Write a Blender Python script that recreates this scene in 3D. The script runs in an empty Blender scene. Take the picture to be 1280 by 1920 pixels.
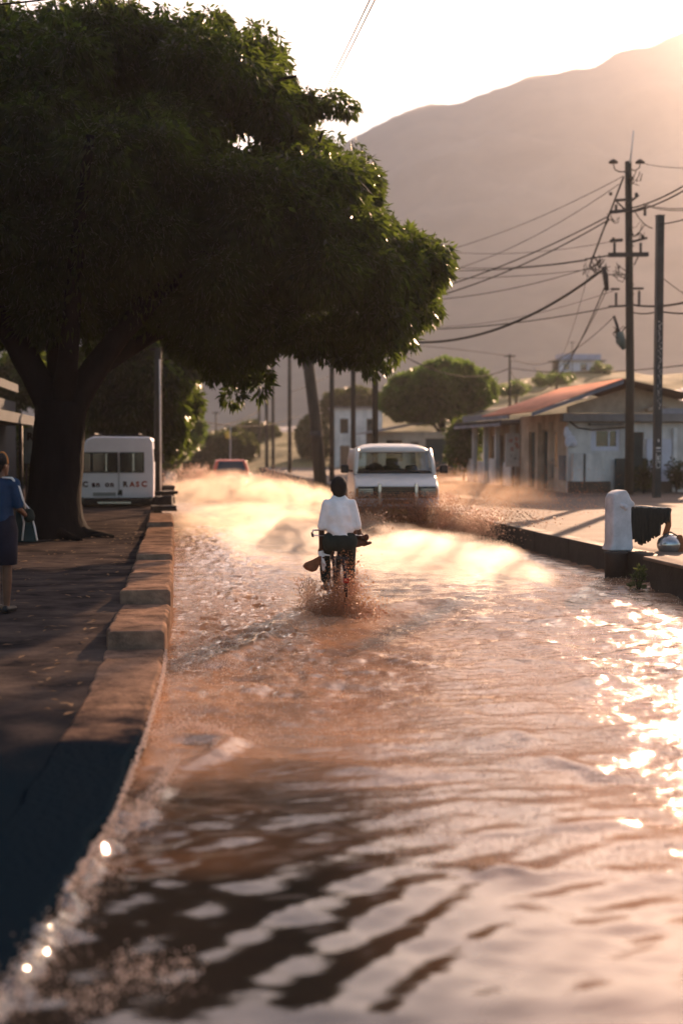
import bpy, bmesh, math, random
import numpy as np
from mathutils import Vector, Matrix
random.seed(7); RNG = np.random.default_rng(11)
D = bpy.data; S = bpy.context.scene; COL = S.collection
PI = math.pi; R = math.radians

# ------------------------------------------------------------------ camera
CAMZ = 2.0; F = 2400.0
PITCH = math.atan(0.05); YAW = math.atan(310.0 / (2400 * math.cos(PITCH) + 120 * math.sin(PITCH)))
fwd = Vector((math.sin(YAW) * math.cos(PITCH), math.cos(YAW) * math.cos(PITCH), -math.sin(PITCH)))
rgt = Vector((math.cos(YAW), -math.sin(YAW), 0)); upv = rgt.cross(fwd)
CAM = Vector((0, 0, CAMZ))
def ray(px, py): return fwd * F + rgt * (px - 640) - upv * (py - 960)
def P(px, py, Y):                      # point on a sight line at a given distance down the road
    d = ray(px, py); return CAM + d * (Y / d.y)
def G(px, py, z=0.0):                  # where a sight line meets a level
    d = ray(px, py); return CAM + d * ((z - CAMZ) / d.z)
cam = D.cameras.new('camera'); co = D.objects.new('camera', cam); COL.objects.link(co)
co.location = CAM; co.rotation_euler = (PI / 2 - PITCH, 0, -YAW)
cam.sensor_fit = 'VERTICAL'; cam.sensor_height = 36; cam.lens = 45; cam.clip_end = 12000; cam.clip_start = 0.05
cam.dof.use_dof = True; cam.dof.focus_distance = 15.8; cam.dof.aperture_fstop = 45 / 48.0
S.camera = co

# ------------------------------------------------------------------ light
SUN_AZ, SUN_EL = 26.5, 17.0            # azimuth measured from +Y towards +X
w = D.worlds.new('World'); S.world = w; w.use_nodes = True
nt = w.node_tree; bg = nt.nodes['Background']
sky = nt.nodes.new('ShaderNodeTexSky'); sky.sky_type = 'NISHITA'; sky.sun_disc = False
sky.sun_elevation = R(SUN_EL); sky.sun_rotation = R(SUN_AZ)
sky.air_density = 1.0; sky.dust_density = 0.8; sky.ozone_density = 1.8
nt.links.new(sky.outputs[0], bg.inputs[0]); bg.inputs[1].default_value = 0.05
sl = D.lights.new('sun', 'SUN'); so = D.objects.new('sun', sl); COL.objects.link(so)
sl.energy = 5.0; sl.angle = R(0.53); sl.color = (1.0, 0.62, 0.39)
sd = Vector((math.sin(R(SUN_AZ)) * math.cos(R(SUN_EL)), math.cos(R(SUN_AZ)) * math.cos(R(SUN_EL)), math.sin(R(SUN_EL))))
so.rotation_euler = sd.to_track_quat('Z', 'Y').to_euler()
S.view_settings.view_transform = 'Standard'; S.view_settings.look = 'None'
S.view_settings.exposure = 2.12; S.view_settings.gamma = 1.0
S.render.engine = 'CYCLES'
cy = S.cycles; cy.use_denoising = True
cy.max_bounces = 6; cy.diffuse_bounces = 3; cy.glossy_bounces = 3; cy.transmission_bounces = 3
cy.transparent_max_bounces = 12; cy.volume_bounces = 0; cy.volume_step_rate = 1.0; cy.volume_max_steps = 64
cy.sample_clamp_indirect = 6.0; cy.caustics_reflective = False; cy.caustics_refractive = False

# ------------------------------------------------------------------ materials
MATS = {}
def mat(name, col, rough=0.7, var=0.25, scale=3.0, bump=0.0, bscale=None, metal=0.0, col2=None, stretch=(1, 1, 1), spec=0.2, detail=6.0, wet=None):
    if name in MATS: return MATS[name]
    m = D.materials.new(name); m.use_nodes = True; n = m.node_tree.nodes; l = m.node_tree.links
    b = n['Principled BSDF']; b.inputs['Roughness'].default_value = rough; b.inputs['Metallic'].default_value = metal
    b.inputs['Specular IOR Level'].default_value = spec
    tc = n.new('ShaderNodeTexCoord'); mp = n.new('ShaderNodeMapping'); mp.inputs['Scale'].default_value = stretch
    l.new(tc.outputs['Object'], mp.inputs['Vector'])
    no = n.new('ShaderNodeTexNoise'); no.inputs['Scale'].default_value = scale; no.inputs['Detail'].default_value = detail
    no.inputs['Roughness'].default_value = 0.65
    l.new(mp.outputs[0], no.inputs['Vector'])
    cr = n.new('ShaderNodeValToRGB'); e = cr.color_ramp.elements
    c2 = col2 or tuple(c * (1 - var) for c in col); c1 = tuple(min(1, c * (1 + var * 0.5)) for c in col)
    e[0].position = 0.32; e[0].color = (*c2, 1); e[1].position = 0.68; e[1].color = (*c1, 1)
    l.new(no.outputs['Fac'], cr.inputs[0]); l.new(cr.outputs[0], b.inputs['Base Color'])
    if wet is not None:
        mr = n.new('ShaderNodeMapRange'); mr.inputs[1].default_value = .4; mr.inputs[2].default_value = .62; mr.inputs[3].default_value = wet; mr.inputs[4].default_value = rough
        l.new(no.outputs['Fac'], mr.inputs[0]); l.new(mr.outputs[0], b.inputs['Roughness'])
    if bump:
        bp = n.new('ShaderNodeBump'); bp.inputs['Strength'].default_value = 1.0; bp.inputs['Distance'].default_value = bump
        nb = n.new('ShaderNodeTexNoise'); nb.inputs['Scale'].default_value = bscale or scale * 4; nb.inputs['Detail'].default_value = 5
        l.new(mp.outputs[0], nb.inputs['Vector']); l.new(nb.outputs['Fac'], bp.inputs['Height']); l.new(bp.outputs[0], b.inputs['Normal'])
    MATS[name] = m; return m
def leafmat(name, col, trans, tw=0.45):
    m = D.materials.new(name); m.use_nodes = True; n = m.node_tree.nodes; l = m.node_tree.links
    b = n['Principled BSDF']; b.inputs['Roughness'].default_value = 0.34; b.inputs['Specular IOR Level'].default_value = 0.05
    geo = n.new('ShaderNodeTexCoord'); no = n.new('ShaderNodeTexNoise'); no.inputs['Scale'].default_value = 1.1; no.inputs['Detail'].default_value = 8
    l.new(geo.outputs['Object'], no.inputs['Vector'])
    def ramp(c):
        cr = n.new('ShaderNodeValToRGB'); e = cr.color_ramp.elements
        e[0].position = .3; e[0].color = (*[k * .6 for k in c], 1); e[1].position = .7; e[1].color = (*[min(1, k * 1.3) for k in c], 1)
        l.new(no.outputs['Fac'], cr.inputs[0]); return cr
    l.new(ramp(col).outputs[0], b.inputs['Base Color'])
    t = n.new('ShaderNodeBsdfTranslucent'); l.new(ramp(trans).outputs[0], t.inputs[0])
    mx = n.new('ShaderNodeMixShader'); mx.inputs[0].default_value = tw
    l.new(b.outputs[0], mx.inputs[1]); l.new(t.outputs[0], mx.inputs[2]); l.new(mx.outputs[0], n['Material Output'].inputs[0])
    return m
def glassmat(name, tint=(0.75, 0.85, 0.85), refl=0.12):
    m = D.materials.new(name); m.use_nodes = True; n = m.node_tree.nodes; l = m.node_tree.links
    n.remove(n['Principled BSDF'])
    t = n.new('ShaderNodeBsdfTransparent'); t.inputs[0].default_value = (*tint, 1)
    g = n.new('ShaderNodeBsdfGlossy'); g.inputs['Roughness'].default_value = 0.03
    fr = n.new('ShaderNodeFresnel'); fr.inputs[0].default_value = 1.5
    mx = n.new('ShaderNodeMixShader'); ad = n.new('ShaderNodeMath'); ad.operation = 'ADD'; ad.inputs[1].default_value = refl
    l.new(fr.outputs[0], ad.inputs[0]); l.new(ad.outputs[0], mx.inputs[0])
    l.new(t.outputs[0], mx.inputs[1]); l.new(g.outputs[0], mx.inputs[2]); l.new(mx.outputs[0], n['Material Output'].inputs[0])
    return m
def dropmat(name, col, tw=0.5):        # muddy water drops: scatter light onward
    m = D.materials.new(name); m.use_nodes = True; n = m.node_tree.nodes; l = m.node_tree.links
    b = n['Principled BSDF']; b.inputs['Base Color'].default_value = (*col, 1); b.inputs['Roughness'].default_value = 0.15
    t = n.new('ShaderNodeBsdfTranslucent'); t.inputs[0].default_value = (*col, 1)
    mx = n.new('ShaderNodeMixShader'); mx.inputs[0].default_value = tw
    l.new(b.outputs[0], mx.inputs[1]); l.new(t.outputs[0], mx.inputs[2]); l.new(mx.outputs[0], n['Material Output'].inputs[0])
    return m
def volmat(name, dens, col, g=0.6, nscale=(1, 1, 1), lo=0.35, hi=0.7, power=1.2):
    m = D.materials.new(name); m.use_nodes = True; n = m.node_tree.nodes; l = m.node_tree.links
    n.remove(n['Principled BSDF'])
    v = n.new('ShaderNodeVolumePrincipled'); v.inputs['Color'].default_value = (*col, 1); v.inputs['Anisotropy'].default_value = g
    tc = n.new('ShaderNodeTexCoord'); ln = n.new('ShaderNodeVectorMath'); ln.operation = 'DOT_PRODUCT'
    l.new(tc.outputs['Object'], ln.inputs[0]); l.new(tc.outputs['Object'], ln.inputs[1])
    sb = n.new('ShaderNodeMath'); sb.operation = 'SUBTRACT'; sb.use_clamp = True; sb.inputs[0].default_value = 1.0; l.new(ln.outputs['Value'], sb.inputs[1])
    pw = n.new('ShaderNodeMath'); pw.operation = 'POWER'; l.new(sb.outputs[0], pw.inputs[0]); pw.inputs[1].default_value = power
    mp = n.new('ShaderNodeMapping'); mp.inputs['Scale'].default_value = nscale; l.new(tc.outputs['Object'], mp.inputs[0])
    no = n.new('ShaderNodeTexNoise'); no.inputs['Scale'].default_value = 1.0; no.inputs['Detail'].default_value = 4; no.inputs['Roughness'].default_value = .6
    no.inputs['Distortion'].default_value = 1.3
    l.new(mp.outputs[0], no.inputs['Vector'])
    mr = n.new('ShaderNodeMapRange'); mr.interpolation_type = 'SMOOTHSTEP'; mr.inputs[1].default_value = lo; mr.inputs[2].default_value = hi
    l.new(no.outputs['Fac'], mr.inputs[0])
    mu = n.new('ShaderNodeMath'); mu.operation = 'MULTIPLY'; l.new(pw.outputs[0], mu.inputs[0]); l.new(mr.outputs[0], mu.inputs[1])
    m2 = n.new('ShaderNodeMath'); m2.operation = 'MULTIPLY'; l.new(mu.outputs[0], m2.inputs[0]); m2.inputs[1].default_value = dens
    l.new(m2.outputs[0], v.inputs['Density']); l.new(v.outputs[0], n['Material Output'].inputs['Volume'])
    return m

# ------------------------------------------------------------------ mesh helpers
class MB:
    def __init__(s): s.v = []; s.f = []
    def add(s, vs, fs):
        o = len(s.v); s.v += [tuple(q) for q in vs]; s.f += [tuple(i + o for i in q) for q in fs]; return s
    def box(s, c, d, rz=0.0, m=None):
        x, y, z = (k / 2 for k in d); vs = [Vector((a * x, b * y, e * z)) for a in (-1, 1) for b in (-1, 1) for e in (-1, 1)]
        M = m if m is not None else Matrix.Rotation(rz, 3, 'Z')
        vs = [M @ q + Vector(c) for q in vs]
        return s.add(vs, [(0, 1, 3, 2), (4, 6, 7, 5), (0, 4, 5, 1), (2, 3, 7, 6), (0, 2, 6, 4), (1, 5, 7, 3)])
    def tube(s, pts, rad, n=8, cap=True):
        pts = [Vector(q) for q in pts]; k = len(pts)
        rad = [rad] * k if isinstance(rad, (int, float)) else list(rad); rings = []
        for i, q in enumerate(pts):
            t = (pts[min(i + 1, k - 1)] - pts[max(i - 1, 0)]).normalized()
            if i == 0: a = t.orthogonal().normalized()
            else: a = (a - t * a.dot(t)).normalized()
            b = t.cross(a); rings.append([q + (a * math.cos(2 * PI * j / n) + b * math.sin(2 * PI * j / n)) * rad[i] for j in range(n)])
        vs = [q for r in rings for q in r]; fs = []
        for i in range(k - 1):
            for j in range(n): fs.append((i * n + j, i * n + (j + 1) % n, (i + 1) * n + (j + 1) % n, (i + 1) * n + j))
        if cap: fs += [tuple(range(n - 1, -1, -1)), tuple((k - 1) * n + j for j in range(n))]
        return s.add(vs, fs)
    def lathe(s, prof, c=(0, 0, 0), n=20, m=None):   # prof = (radius, z)
        vs = []; fs = []; M = m if m is not None else Matrix.Identity(3)
        for r, z in prof:
            for j in range(n): vs.append(M @ Vector((r * math.cos(2 * PI * j / n), r * math.sin(2 * PI * j / n), z)) + Vector(c))
        k = len(prof)
        for i in range(k - 1):
            for j in range(n): fs.append((i * n + j, i * n + (j + 1) % n, (i + 1) * n + (j + 1) % n, (i + 1) * n + j))
        fs += [tuple(range(n - 1, -1, -1)), tuple((k - 1) * n + j for j in range(n))]
        return s.add(vs, fs)
    def ell(s, c, r, n=12, m=None):
        r = (r, r, r) if isinstance(r, (int, float)) else r; k = max(5, n // 2 + 1); vs = []; fs = []; M = m if m is not None else Matrix.Identity(3)
        for i in range(k + 1):
            a = PI * i / k
            for j in range(n):
                b = 2 * PI * j / n; vs.append(M @ Vector((r[0] * math.sin(a) * math.cos(b), r[1] * math.sin(a) * math.sin(b), -r[2] * math.cos(a))) + Vector(c))
        for i in range(k):
            for j in range(n): fs.append((i * n + j, i * n + (j + 1) % n, (i + 1) * n + (j + 1) % n, (i + 1) * n + j))
        return s.add(vs, fs)
    def prism(s, poly, t, m=None, c=(0, 0, 0)):      # poly in (u, v); extruded along w by t, matrix columns u v w
        M = m if m is not None else Matrix.Identity(3); k = len(poly)
        vs = [M @ Vector((u, v, 0)) + Vector(c) for u, v in poly] + [M @ Vector((u, v, t)) + Vector(c) for u, v in poly]
        fs = [tuple(range(k - 1, -1, -1)), tuple(range(k, 2 * k))] + [(i, (i + 1) % k, k + (i + 1) % k, k + i) for i in range(k)]
        return s.add(vs, fs)
    def caps(s, a, b, ra, rb, n=10):                 # chain of balls, fused later
        a = Vector(a); b = Vector(b); L = (b - a).length; k = max(1, int(L / (0.35 * min(ra, rb))))
        for i in range(k + 1):
            t = i / k; s.ell(a.lerp(b, t), ra + (rb - ra) * t, n)
        return s
    def mesh(s, name):
        m = D.meshes.new(name); m.from_pydata([tuple(q) for q in s.v], [], s.f); m.update(); return m
    def build(s, name, material, parent=None, smooth=False, bevel=0.0, seg=2, weld=False):
        m = s.mesh(name)
        if weld or bevel:
            bm = bmesh.new(); bm.from_mesh(m)
            if weld: bmesh.ops.remove_doubles(bm, verts=bm.verts, dist=1e-4)
            bmesh.ops.recalc_face_normals(bm, faces=bm.faces); bm.to_mesh(m); bm.free()
        return link(name, m, material, parent, smooth, bevel, seg)
def link(name, m, material, parent=None, smooth=False, bevel=0.0, seg=2):
    o = D.objects.new(name, m); COL.objects.link(o)
    if material: m.materials.append(material)
    if smooth: m.polygons.foreach_set('use_smooth', [True] * len(m.polygons))
    if bevel:
        b = o.modifiers.new('bevel', 'BEVEL'); b.width = bevel; b.segments = seg; b.limit_method = 'ANGLE'; b.angle_limit = R(30)
        m.polygons.foreach_set('use_smooth', [True] * len(m.polygons)); wn = o.modifiers.new('wn', 'WEIGHTED_NORMAL'); wn.keep_sharp = True
    if parent is not None: o.parent = parent
    return o
def tag(o, label, cat, group=None):
    o['label'] = label; o['category'] = cat
    if group: o['group'] = group
    return o
def kind(o, k): o['kind'] = k; return o
def thing(name, label, cat, loc=(0, 0, 0), rz=0.0, group=None):
    o = D.objects.new(name, None); COL.objects.link(o); o.location = loc; o.rotation_euler = (0, 0, rz); o.empty_display_size = .2
    return tag(o, label, cat, group)
def npmesh(name, V, Fq):
    V = np.asarray(V, np.float32); Fq = np.asarray(Fq, np.int32); k = Fq.shape[1]
    m = D.meshes.new(name); m.vertices.add(len(V)); m.vertices.foreach_set('co', V.ravel())
    m.loops.add(Fq.size); m.loops.foreach_set('vertex_index', Fq.ravel())
    m.polygons.add(len(Fq)); m.polygons.foreach_set('loop_start', np.arange(0, Fq.size, k, dtype=np.int32))
    m.polygons.foreach_set('loop_total', np.full(len(Fq), k, np.int32)) if hasattr(m.polygons[0], 'loop_total') and False else None
    m.update(calc_edges=True); m.validate(); return m
def copy_tree(o, parent=None):
    c = o.copy(); COL.objects.link(c)
    if parent is not None: c.parent = parent
    for ch in list(o.children): copy_tree(ch, c)
    return c
def text_mb(txt, size, M, c, depth=0.004):
    cu = D.curves.new('lettering', 'FONT'); cu.body = txt; cu.size = size; cu.extrude = depth / 2; cu.offset = size * .05; cu.align_x = 'CENTER'; cu.resolution_u = 3
    o = D.objects.new('lettering', cu); COL.objects.link(o); bpy.context.view_layer.update()
    me = D.meshes.new_from_object(o.evaluated_get(bpy.context.evaluated_depsgraph_get()))
    D.objects.remove(o); b = MB()
    b.add([M @ v.co + Vector(c) for v in me.vertices], [tuple(p.vertices) for p in me.polygons]); return b
def fuse(mb, name, material, parent, voxel=0.012, smooth_it=4, loc=None):
    m = mb.mesh(name); o = D.objects.new(name, m); COL.objects.link(o)
    r = o.modifiers.new('r', 'REMESH'); r.mode = 'VOXEL'; r.voxel_size = voxel
    s = o.modifiers.new('s', 'SMOOTH'); s.factor = 0.5; s.iterations = smooth_it
    bpy.context.view_layer.update()
    me = D.meshes.new_from_object(o.evaluated_get(bpy.context.evaluated_depsgraph_get())); D.objects.remove(o)
    me.materials.clear(); return link(name, me, material, parent, smooth=True)

# numpy gradient noise
_perm = RNG.permutation(512); _gr = RNG.normal(size=(512, 2)); _gr /= np.linalg.norm(_gr, axis=1)[:, None]
def pnoise(x, y):
    xi = np.floor(x).astype(int); yi = np.floor(y).astype(int); xf = x - xi; yf = y - yi
    u = xf ** 3 * (xf * (xf * 6 - 15) + 10); v = yf ** 3 * (yf * (yf * 6 - 15) + 10)
    def g(ix, iy, dx, dy):
        h = _perm[(_perm[ix % 512] + iy) % 512]; return _gr[h, 0] * dx + _gr[h, 1] * dy
    a = g(xi, yi, xf, yf); b = g(xi + 1, yi, xf - 1, yf); c = g(xi, yi + 1, xf, yf - 1); d = g(xi + 1, yi + 1, xf - 1, yf - 1)
    return (a + (b - a) * u) + ((c + (d - c) * u) - (a + (b - a) * u)) * v * 1.0
def fbm(x, y, o=4):
    s = 0; a = 1.0
    for i in range(o): s = s + a * pnoise(x + 17.3 * i, y - 9.1 * i); x = x * 2.03; y = y * 2.03; a *= 0.5
    return s
def grid_mesh(name, X, Y, Z):
    n, k = X.shape; V = np.stack([X, Y, Z], -1).reshape(-1, 3); i = np.arange(n * k).reshape(n, k)
    Fq = np.stack([i[:-1, :-1], i[:-1, 1:], i[1:, 1:], i[1:, :-1]], -1).reshape(-1, 4)
    return npmesh(name, V, Fq)
def ss(a, b, x): t = np.clip((x - a) / (b - a), 0, 1); return t * t * (3 - 2 * t)

# foliage: many small leaves through clumps
def leaf_mesh(name, clumps, per, L, W, droop=0.5, jit=0.35):
    C = np.array([c[0] for c in clumps], float); RR = np.array([c[1] if hasattr(c[1], '__len__') else (c[1],) * 3 for c in clumps], float)
    idx = np.repeat(np.arange(len(C)), per) if np.isscalar(per) else np.repeat(np.arange(len(C)), per)
    n = len(idx); d = RNG.normal(size=(n, 3)); d /= np.linalg.norm(d, axis=1)[:, None]
    rad = RNG.uniform(0.35, 1, n) ** 0.55; rad *= 1 + RNG.normal(size=n) * .07
    p = C[idx] + d * RR[idx] * rad[:, None]
    ax = d * 0.8 + RNG.normal(size=(n, 3)) * jit; ax[:, 2] -= droop; ax /= np.linalg.norm(ax, axis=1)[:, None]
    sd_ = np.cross(ax, RNG.normal(size=(n, 3))); sd_ /= np.linalg.norm(sd_, axis=1)[:, None]
    nn = np.cross(ax, sd_); l = L * RNG.uniform(.6, 1.3, n)[:, None]; w_ = W * RNG.uniform(.7, 1.2, n)[:, None]
    v0 = p; v1 = p + ax * l * .45 + sd_ * w_ * .5 + nn * w_ * .18; v2 = p + ax * l; v3 = p + ax * l * .45 - sd_ * w_ * .5 + nn * w_ * .18
    V = np.stack([v0, v1, v2, v3], 1).reshape(-1, 3); q = np.arange(n * 4).reshape(n, 4)
    return npmesh(name, V, q)
_oc = np.array([(1, 0, 0), (-1, 0, 0), (0, 1, 0), (0, -1, 0), (0, 0, 1), (0, 0, -1)], float)
_of = np.array([(0, 2, 4), (2, 1, 4), (1, 3, 4), (3, 0, 4), (2, 0, 5), (1, 2, 5), (3, 1, 5), (0, 3, 5)])
def drops(name, pts, rad, material, stretch=None):
    pts = np.asarray(pts); n = len(pts); o = _oc[None] * np.asarray(rad).reshape(-1, 1, 1)
    if stretch is not None: o = o * np.asarray(stretch).reshape(-1, 1, 3)
    V = (pts[:, None] + o).reshape(-1, 3); Fq = (_of[None] + (np.arange(n) * 6)[:, None, None]).reshape(-1, 3)
    o = link(name, npmesh(name, V, Fq), material, None, smooth=True); return kind(o, 'stuff')

# ------------------------------------------------------------------ setting
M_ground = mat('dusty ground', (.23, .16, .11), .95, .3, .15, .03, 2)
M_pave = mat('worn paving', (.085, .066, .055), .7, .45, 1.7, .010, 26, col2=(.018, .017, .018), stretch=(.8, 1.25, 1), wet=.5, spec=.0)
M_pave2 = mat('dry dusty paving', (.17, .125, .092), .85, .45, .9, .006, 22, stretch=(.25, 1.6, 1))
M_kerb = mat('kerb concrete', (.27, .17, .115), .75, .5, 2.6, .014, 22, col2=(.075, .052, .040), spec=.0)
M_kerbd = mat('damp kerb concrete', (.04, .034, .03), .7, .5, 3, .006, 25)

g = MB().add([(-4000, -250, -.6), (4000, -250, -.6), (4000, 3500, -.6), (-4000, 3500, -.6)], [(0, 1, 2, 3)]).build('ground', M_ground); kind(g, 'structure')

# shade painted near-black teal into the low end of the paving and its kerb
for M_, y0_, y1_, shade_c_ in ((M_pave, 9.4, 11.6, (.004, .009, .015, 1)), (M_kerb, 9.7, 10.7, (.004, .009, .015, 1))):
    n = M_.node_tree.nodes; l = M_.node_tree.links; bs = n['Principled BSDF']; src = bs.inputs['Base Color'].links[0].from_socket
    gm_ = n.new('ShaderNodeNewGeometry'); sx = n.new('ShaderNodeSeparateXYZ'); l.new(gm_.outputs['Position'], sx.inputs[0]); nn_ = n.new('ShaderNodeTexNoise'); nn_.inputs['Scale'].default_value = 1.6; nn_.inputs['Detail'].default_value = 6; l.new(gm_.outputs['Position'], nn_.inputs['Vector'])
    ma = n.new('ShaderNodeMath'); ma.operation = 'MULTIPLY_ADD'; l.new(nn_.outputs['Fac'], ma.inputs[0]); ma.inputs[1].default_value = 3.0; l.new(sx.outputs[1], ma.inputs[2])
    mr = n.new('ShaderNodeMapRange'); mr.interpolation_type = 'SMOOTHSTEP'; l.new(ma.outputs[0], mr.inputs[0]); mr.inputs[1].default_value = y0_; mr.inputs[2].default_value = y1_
    mx = n.new('ShaderNodeMix'); mx.data_type = 'RGBA'; l.new(mr.outputs[0], mx.inputs[0]); mx.inputs[6].default_value = shade_c_; l.new(src, mx.inputs[7]); l.new(mx.outputs[2], bs.inputs['Base Color'])
# left edge of the flooded road and the paving beside it
def kerb_x(y): return np.interp(y, [-8, 2.5, 3.5, 4.75, 6.7, 8.5, 10.5, 15, 27, 45, 200], [-3.5, -1.5, -1.05, -.62, -.34, -.22, -.13, -.05, -.05, -.3, -.3])
def pave_z(y): return np.interp(y, [-8, 3, 5, 7, 9, 11.5, 13, 15, 200], [-.06, .005, .05, .09, .125, .16, .26, .35, .36])
ys = np.concatenate([np.linspace(-8, 3, 12), np.geomspace(3.1, 200, 300)]); us = np.linspace(0, 1, 60) ** 1.8
Yg, Ug = np.meshgrid(ys, us, indexing='ij')
inner = kerb_x(Yg) - .47 + .012 * fbm(Yg * 2.3, Yg * 0 + .5, 3)
Xg = inner - Ug * 26
Zg = pave_z(Yg) + .012 * fbm(Xg * 1.5, Yg * 1.5, 3) + .004 * fbm(Xg * 7, Yg * 7, 3)
Xg = np.hstack([Xg[:, :1] + .012, Xg]); Zg = np.hstack([Zg[:, :1] * 0 - .3, Zg]); Yg = np.hstack([Yg[:, :1], Yg])
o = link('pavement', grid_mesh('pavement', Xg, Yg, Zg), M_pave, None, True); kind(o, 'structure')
# right paving
ys = np.concatenate([np.linspace(-8, 10, 12), np.linspace(10.5, 200, 160)]); us = np.linspace(0, 1, 50) ** 1.6
def rk_x(y): return np.interp(y, [-8, 18, 24, 200], [7.25, 7.0, 6.85, 6.85])
Yg, Ug = np.meshgrid(ys, us, indexing='ij'); Xg = rk_x(Yg) + .28 + Ug * 60
Zg = .385 + .015 * fbm(Xg * .7, Yg * .7, 3) * ss(0, .03, Ug)
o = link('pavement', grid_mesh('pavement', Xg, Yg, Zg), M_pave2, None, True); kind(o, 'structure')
b = MB()
yy = list(np.linspace(-8, 24, 17)) + list(np.linspace(30, 200, 12))
for a, c in zip(yy[:-1], yy[1:]):
    x0, x1 = float(rk_x(a)), float(rk_x(c)); z = .392 + random.uniform(-.006, .006)
    b.add([(x0, a + .006, -.3), (x1, c - .006, -.3), (x1, c - .006, z), (x0, a + .006, z), (x0 + .3, a + .006, -.3), (x1 + .3, c - .006, -.3), (x1 + .3, c - .006, z), (x0 + .3, a + .006, z)],
          [(0, 3, 2, 1), (4, 5, 6, 7), (3, 7, 6, 2), (0, 4, 7, 3), (1, 2, 6, 5)])
kind(b.build('kerb', M_kerbd, bevel=.015), 'structure')

# flood water
ys = np.concatenate([np.linspace(-9, 2.3, 24), np.geomspace(2.35, 230, 900)])
xs = np.concatenate([np.linspace(-14, -2.6, 20), np.linspace(-2.55, 7.3, 330)])
Yg, Xg = np.meshgrid(ys, xs, indexing='ij')
far = 1 / (1 + (Yg / 26) ** 2)
wy = Yg + .5 * fbm(Xg * .35, Yg * .35, 2) + .10 * (Xg - 1.5) - .045 * np.clip(Xg - 1, 0, 9) ** 1.6 * .5
near = 1 - ss(5.5, 9.5, Yg); rs = ss(2.2, 5.0, Xg)
Zg = near * .0065 * np.sin(2 * PI * np.hypot(Xg - 3.6, Yg - 2.6) / .30 + 2.8 * fbm(Xg * .6, Yg * .6, 3)) * (1 - .85 * ss(1.6, 3.2, Xg)) * (.55 + .45 * pnoise(Xg * .8 + 3, Yg * .8))
Zg += .030 * fbm(Xg * .55, wy * 1.5, 3) * (.35 + .65 * ss(3, 8, Yg))
Zg += (.012 + .030 * rs) * fbm(Xg * 1.7 + 5, wy * 3.1, 4) * (.25 + .75 * ss(4, 8, Yg)) * (.4 + .6 * far + .3)
# chop thrown up beside the left kerb and round the bicycle
chop = np.exp(-((Xg - .9) / 1.1) ** 2) * ss(8.5, 11, Yg) * (1 - ss(30, 45, Yg))
Zg += chop * (.045 * fbm(Xg * 3.3, Yg * 2.6, 4) + .02 * fbm(Xg * 9, Yg * 8, 2))
def ridge(pts, h, wd):
    global Zg
    pts = np.array(pts, float); best = np.full(Xg.shape, 9e9); along = np.zeros(Xg.shape); m_ = (Yg > pts[:, 1].min() - 4) & (Yg < pts[:, 1].max() + 4)
    for i in range(len(pts) - 1):
        a, c = pts[i], pts[i + 1]; L2 = ((c - a) ** 2).sum(); t = np.clip(((Xg - a[0]) * (c[0] - a[0]) + (Yg - a[1]) * (c[1] - a[1])) / L2, 0, 1)
        d2 = (Xg - a[0] - t * (c[0] - a[0])) ** 2 + (Yg - a[1] - t * (c[1] - a[1])) ** 2
        u = d2 < best; best = np.where(u, d2, best); along = np.where(u, (i + t) / (len(pts) - 1), along)
    dd = np.sqrt(best) * (1 + .5 * fbm(Xg * 2, Yg * 2, 2))
    Zg += np.where(m_, h * np.exp(-(dd / wd) ** 2) * np.sin(np.clip(along, .02, .98) * PI) ** .6, 0)
def gp(l): return [tuple(G(*q))[:2] for q in l]
for l_, h_, w_ in (([(700, 1150), (760, 1128), (840, 1130), (900, 1160)], .045, .22), ([(820, 1128), (900, 1132), (1000, 1142), (1060, 1150)], .025, .2),
                   ([(860, 1160), (960, 1190), (1060, 1230)], .03, .2), ([(1070, 1290), (1140, 1276), (1220, 1300)], .05, .13),
                   ([(900, 1395), (960, 1375), (1010, 1390)], .022, .10), ([(950, 1425), (1010, 1420), (1090, 1440), (1150, 1460)], .026, .10),
                   ([(1020, 1555), (1120, 1548), (1190, 1540)], .035, .1), ([(640, 1215), (740, 1240), (830, 1255)], .035, .12),
                   ([(600, 1440), (720, 1450), (800, 1430)], .035, .16), ([(890, 1650), (940, 1630), (1000, 1640)], .03, .09),
                   ([(300, 1250), (380, 1245), (470, 1215), (560, 1160), (600, 1130)], .05, .13), ([(260, 1400), (350, 1385), (430, 1395), (400, 1420), (330, 1440)], .06, .10),
                   ([(250, 1560), (290, 1500), (330, 1440)], .045, .08)):
    ridge(gp(l_), h_, w_)
# water lapping on the sunken end of the paving
ed = np.abs(Xg - kerb_x(Yg) - .06 * fbm(Yg * 3, Yg * 0, 2)); Zg += np.where(Yg < 7.2, .055 * np.exp(-(ed / .055) ** 2) * (1 + .9 * fbm(Xg * 7, Yg * 7, 2)), 0)
Zg = np.where((Xg < kerb_x(Yg) - .12) & (Yg > 2), np.minimum(Zg, pave_z(Yg) - .02), Zg)
wm = D.materials.new('muddy flood water'); wm.use_nodes = True; n = wm.node_tree.nodes; l = wm.node_tree.links; bs = n['Principled BSDF']
bs.inputs['Roughness'].default_value = .04; bs.inputs['IOR'].default_value = 1.62
tc = n.new('ShaderNodeTexCoord')
def wn_(scale, st, det=4):
    mp = n.new('ShaderNodeMapping'); mp.inputs['Scale'].default_value = st; l.new(tc.outputs['Object'], mp.inputs[0])
    q = n.new('ShaderNodeTexNoise'); q.inputs['Scale'].default_value = scale; q.inputs['Detail'].default_value = det; l.new(mp.outputs[0], q.inputs['Vector']); return q
cr = n.new('ShaderNodeValToRGB'); cr.color_ramp.elements[0].position = .3; cr.color_ramp.elements[0].color = (.27, .135, .070, 1)
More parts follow.
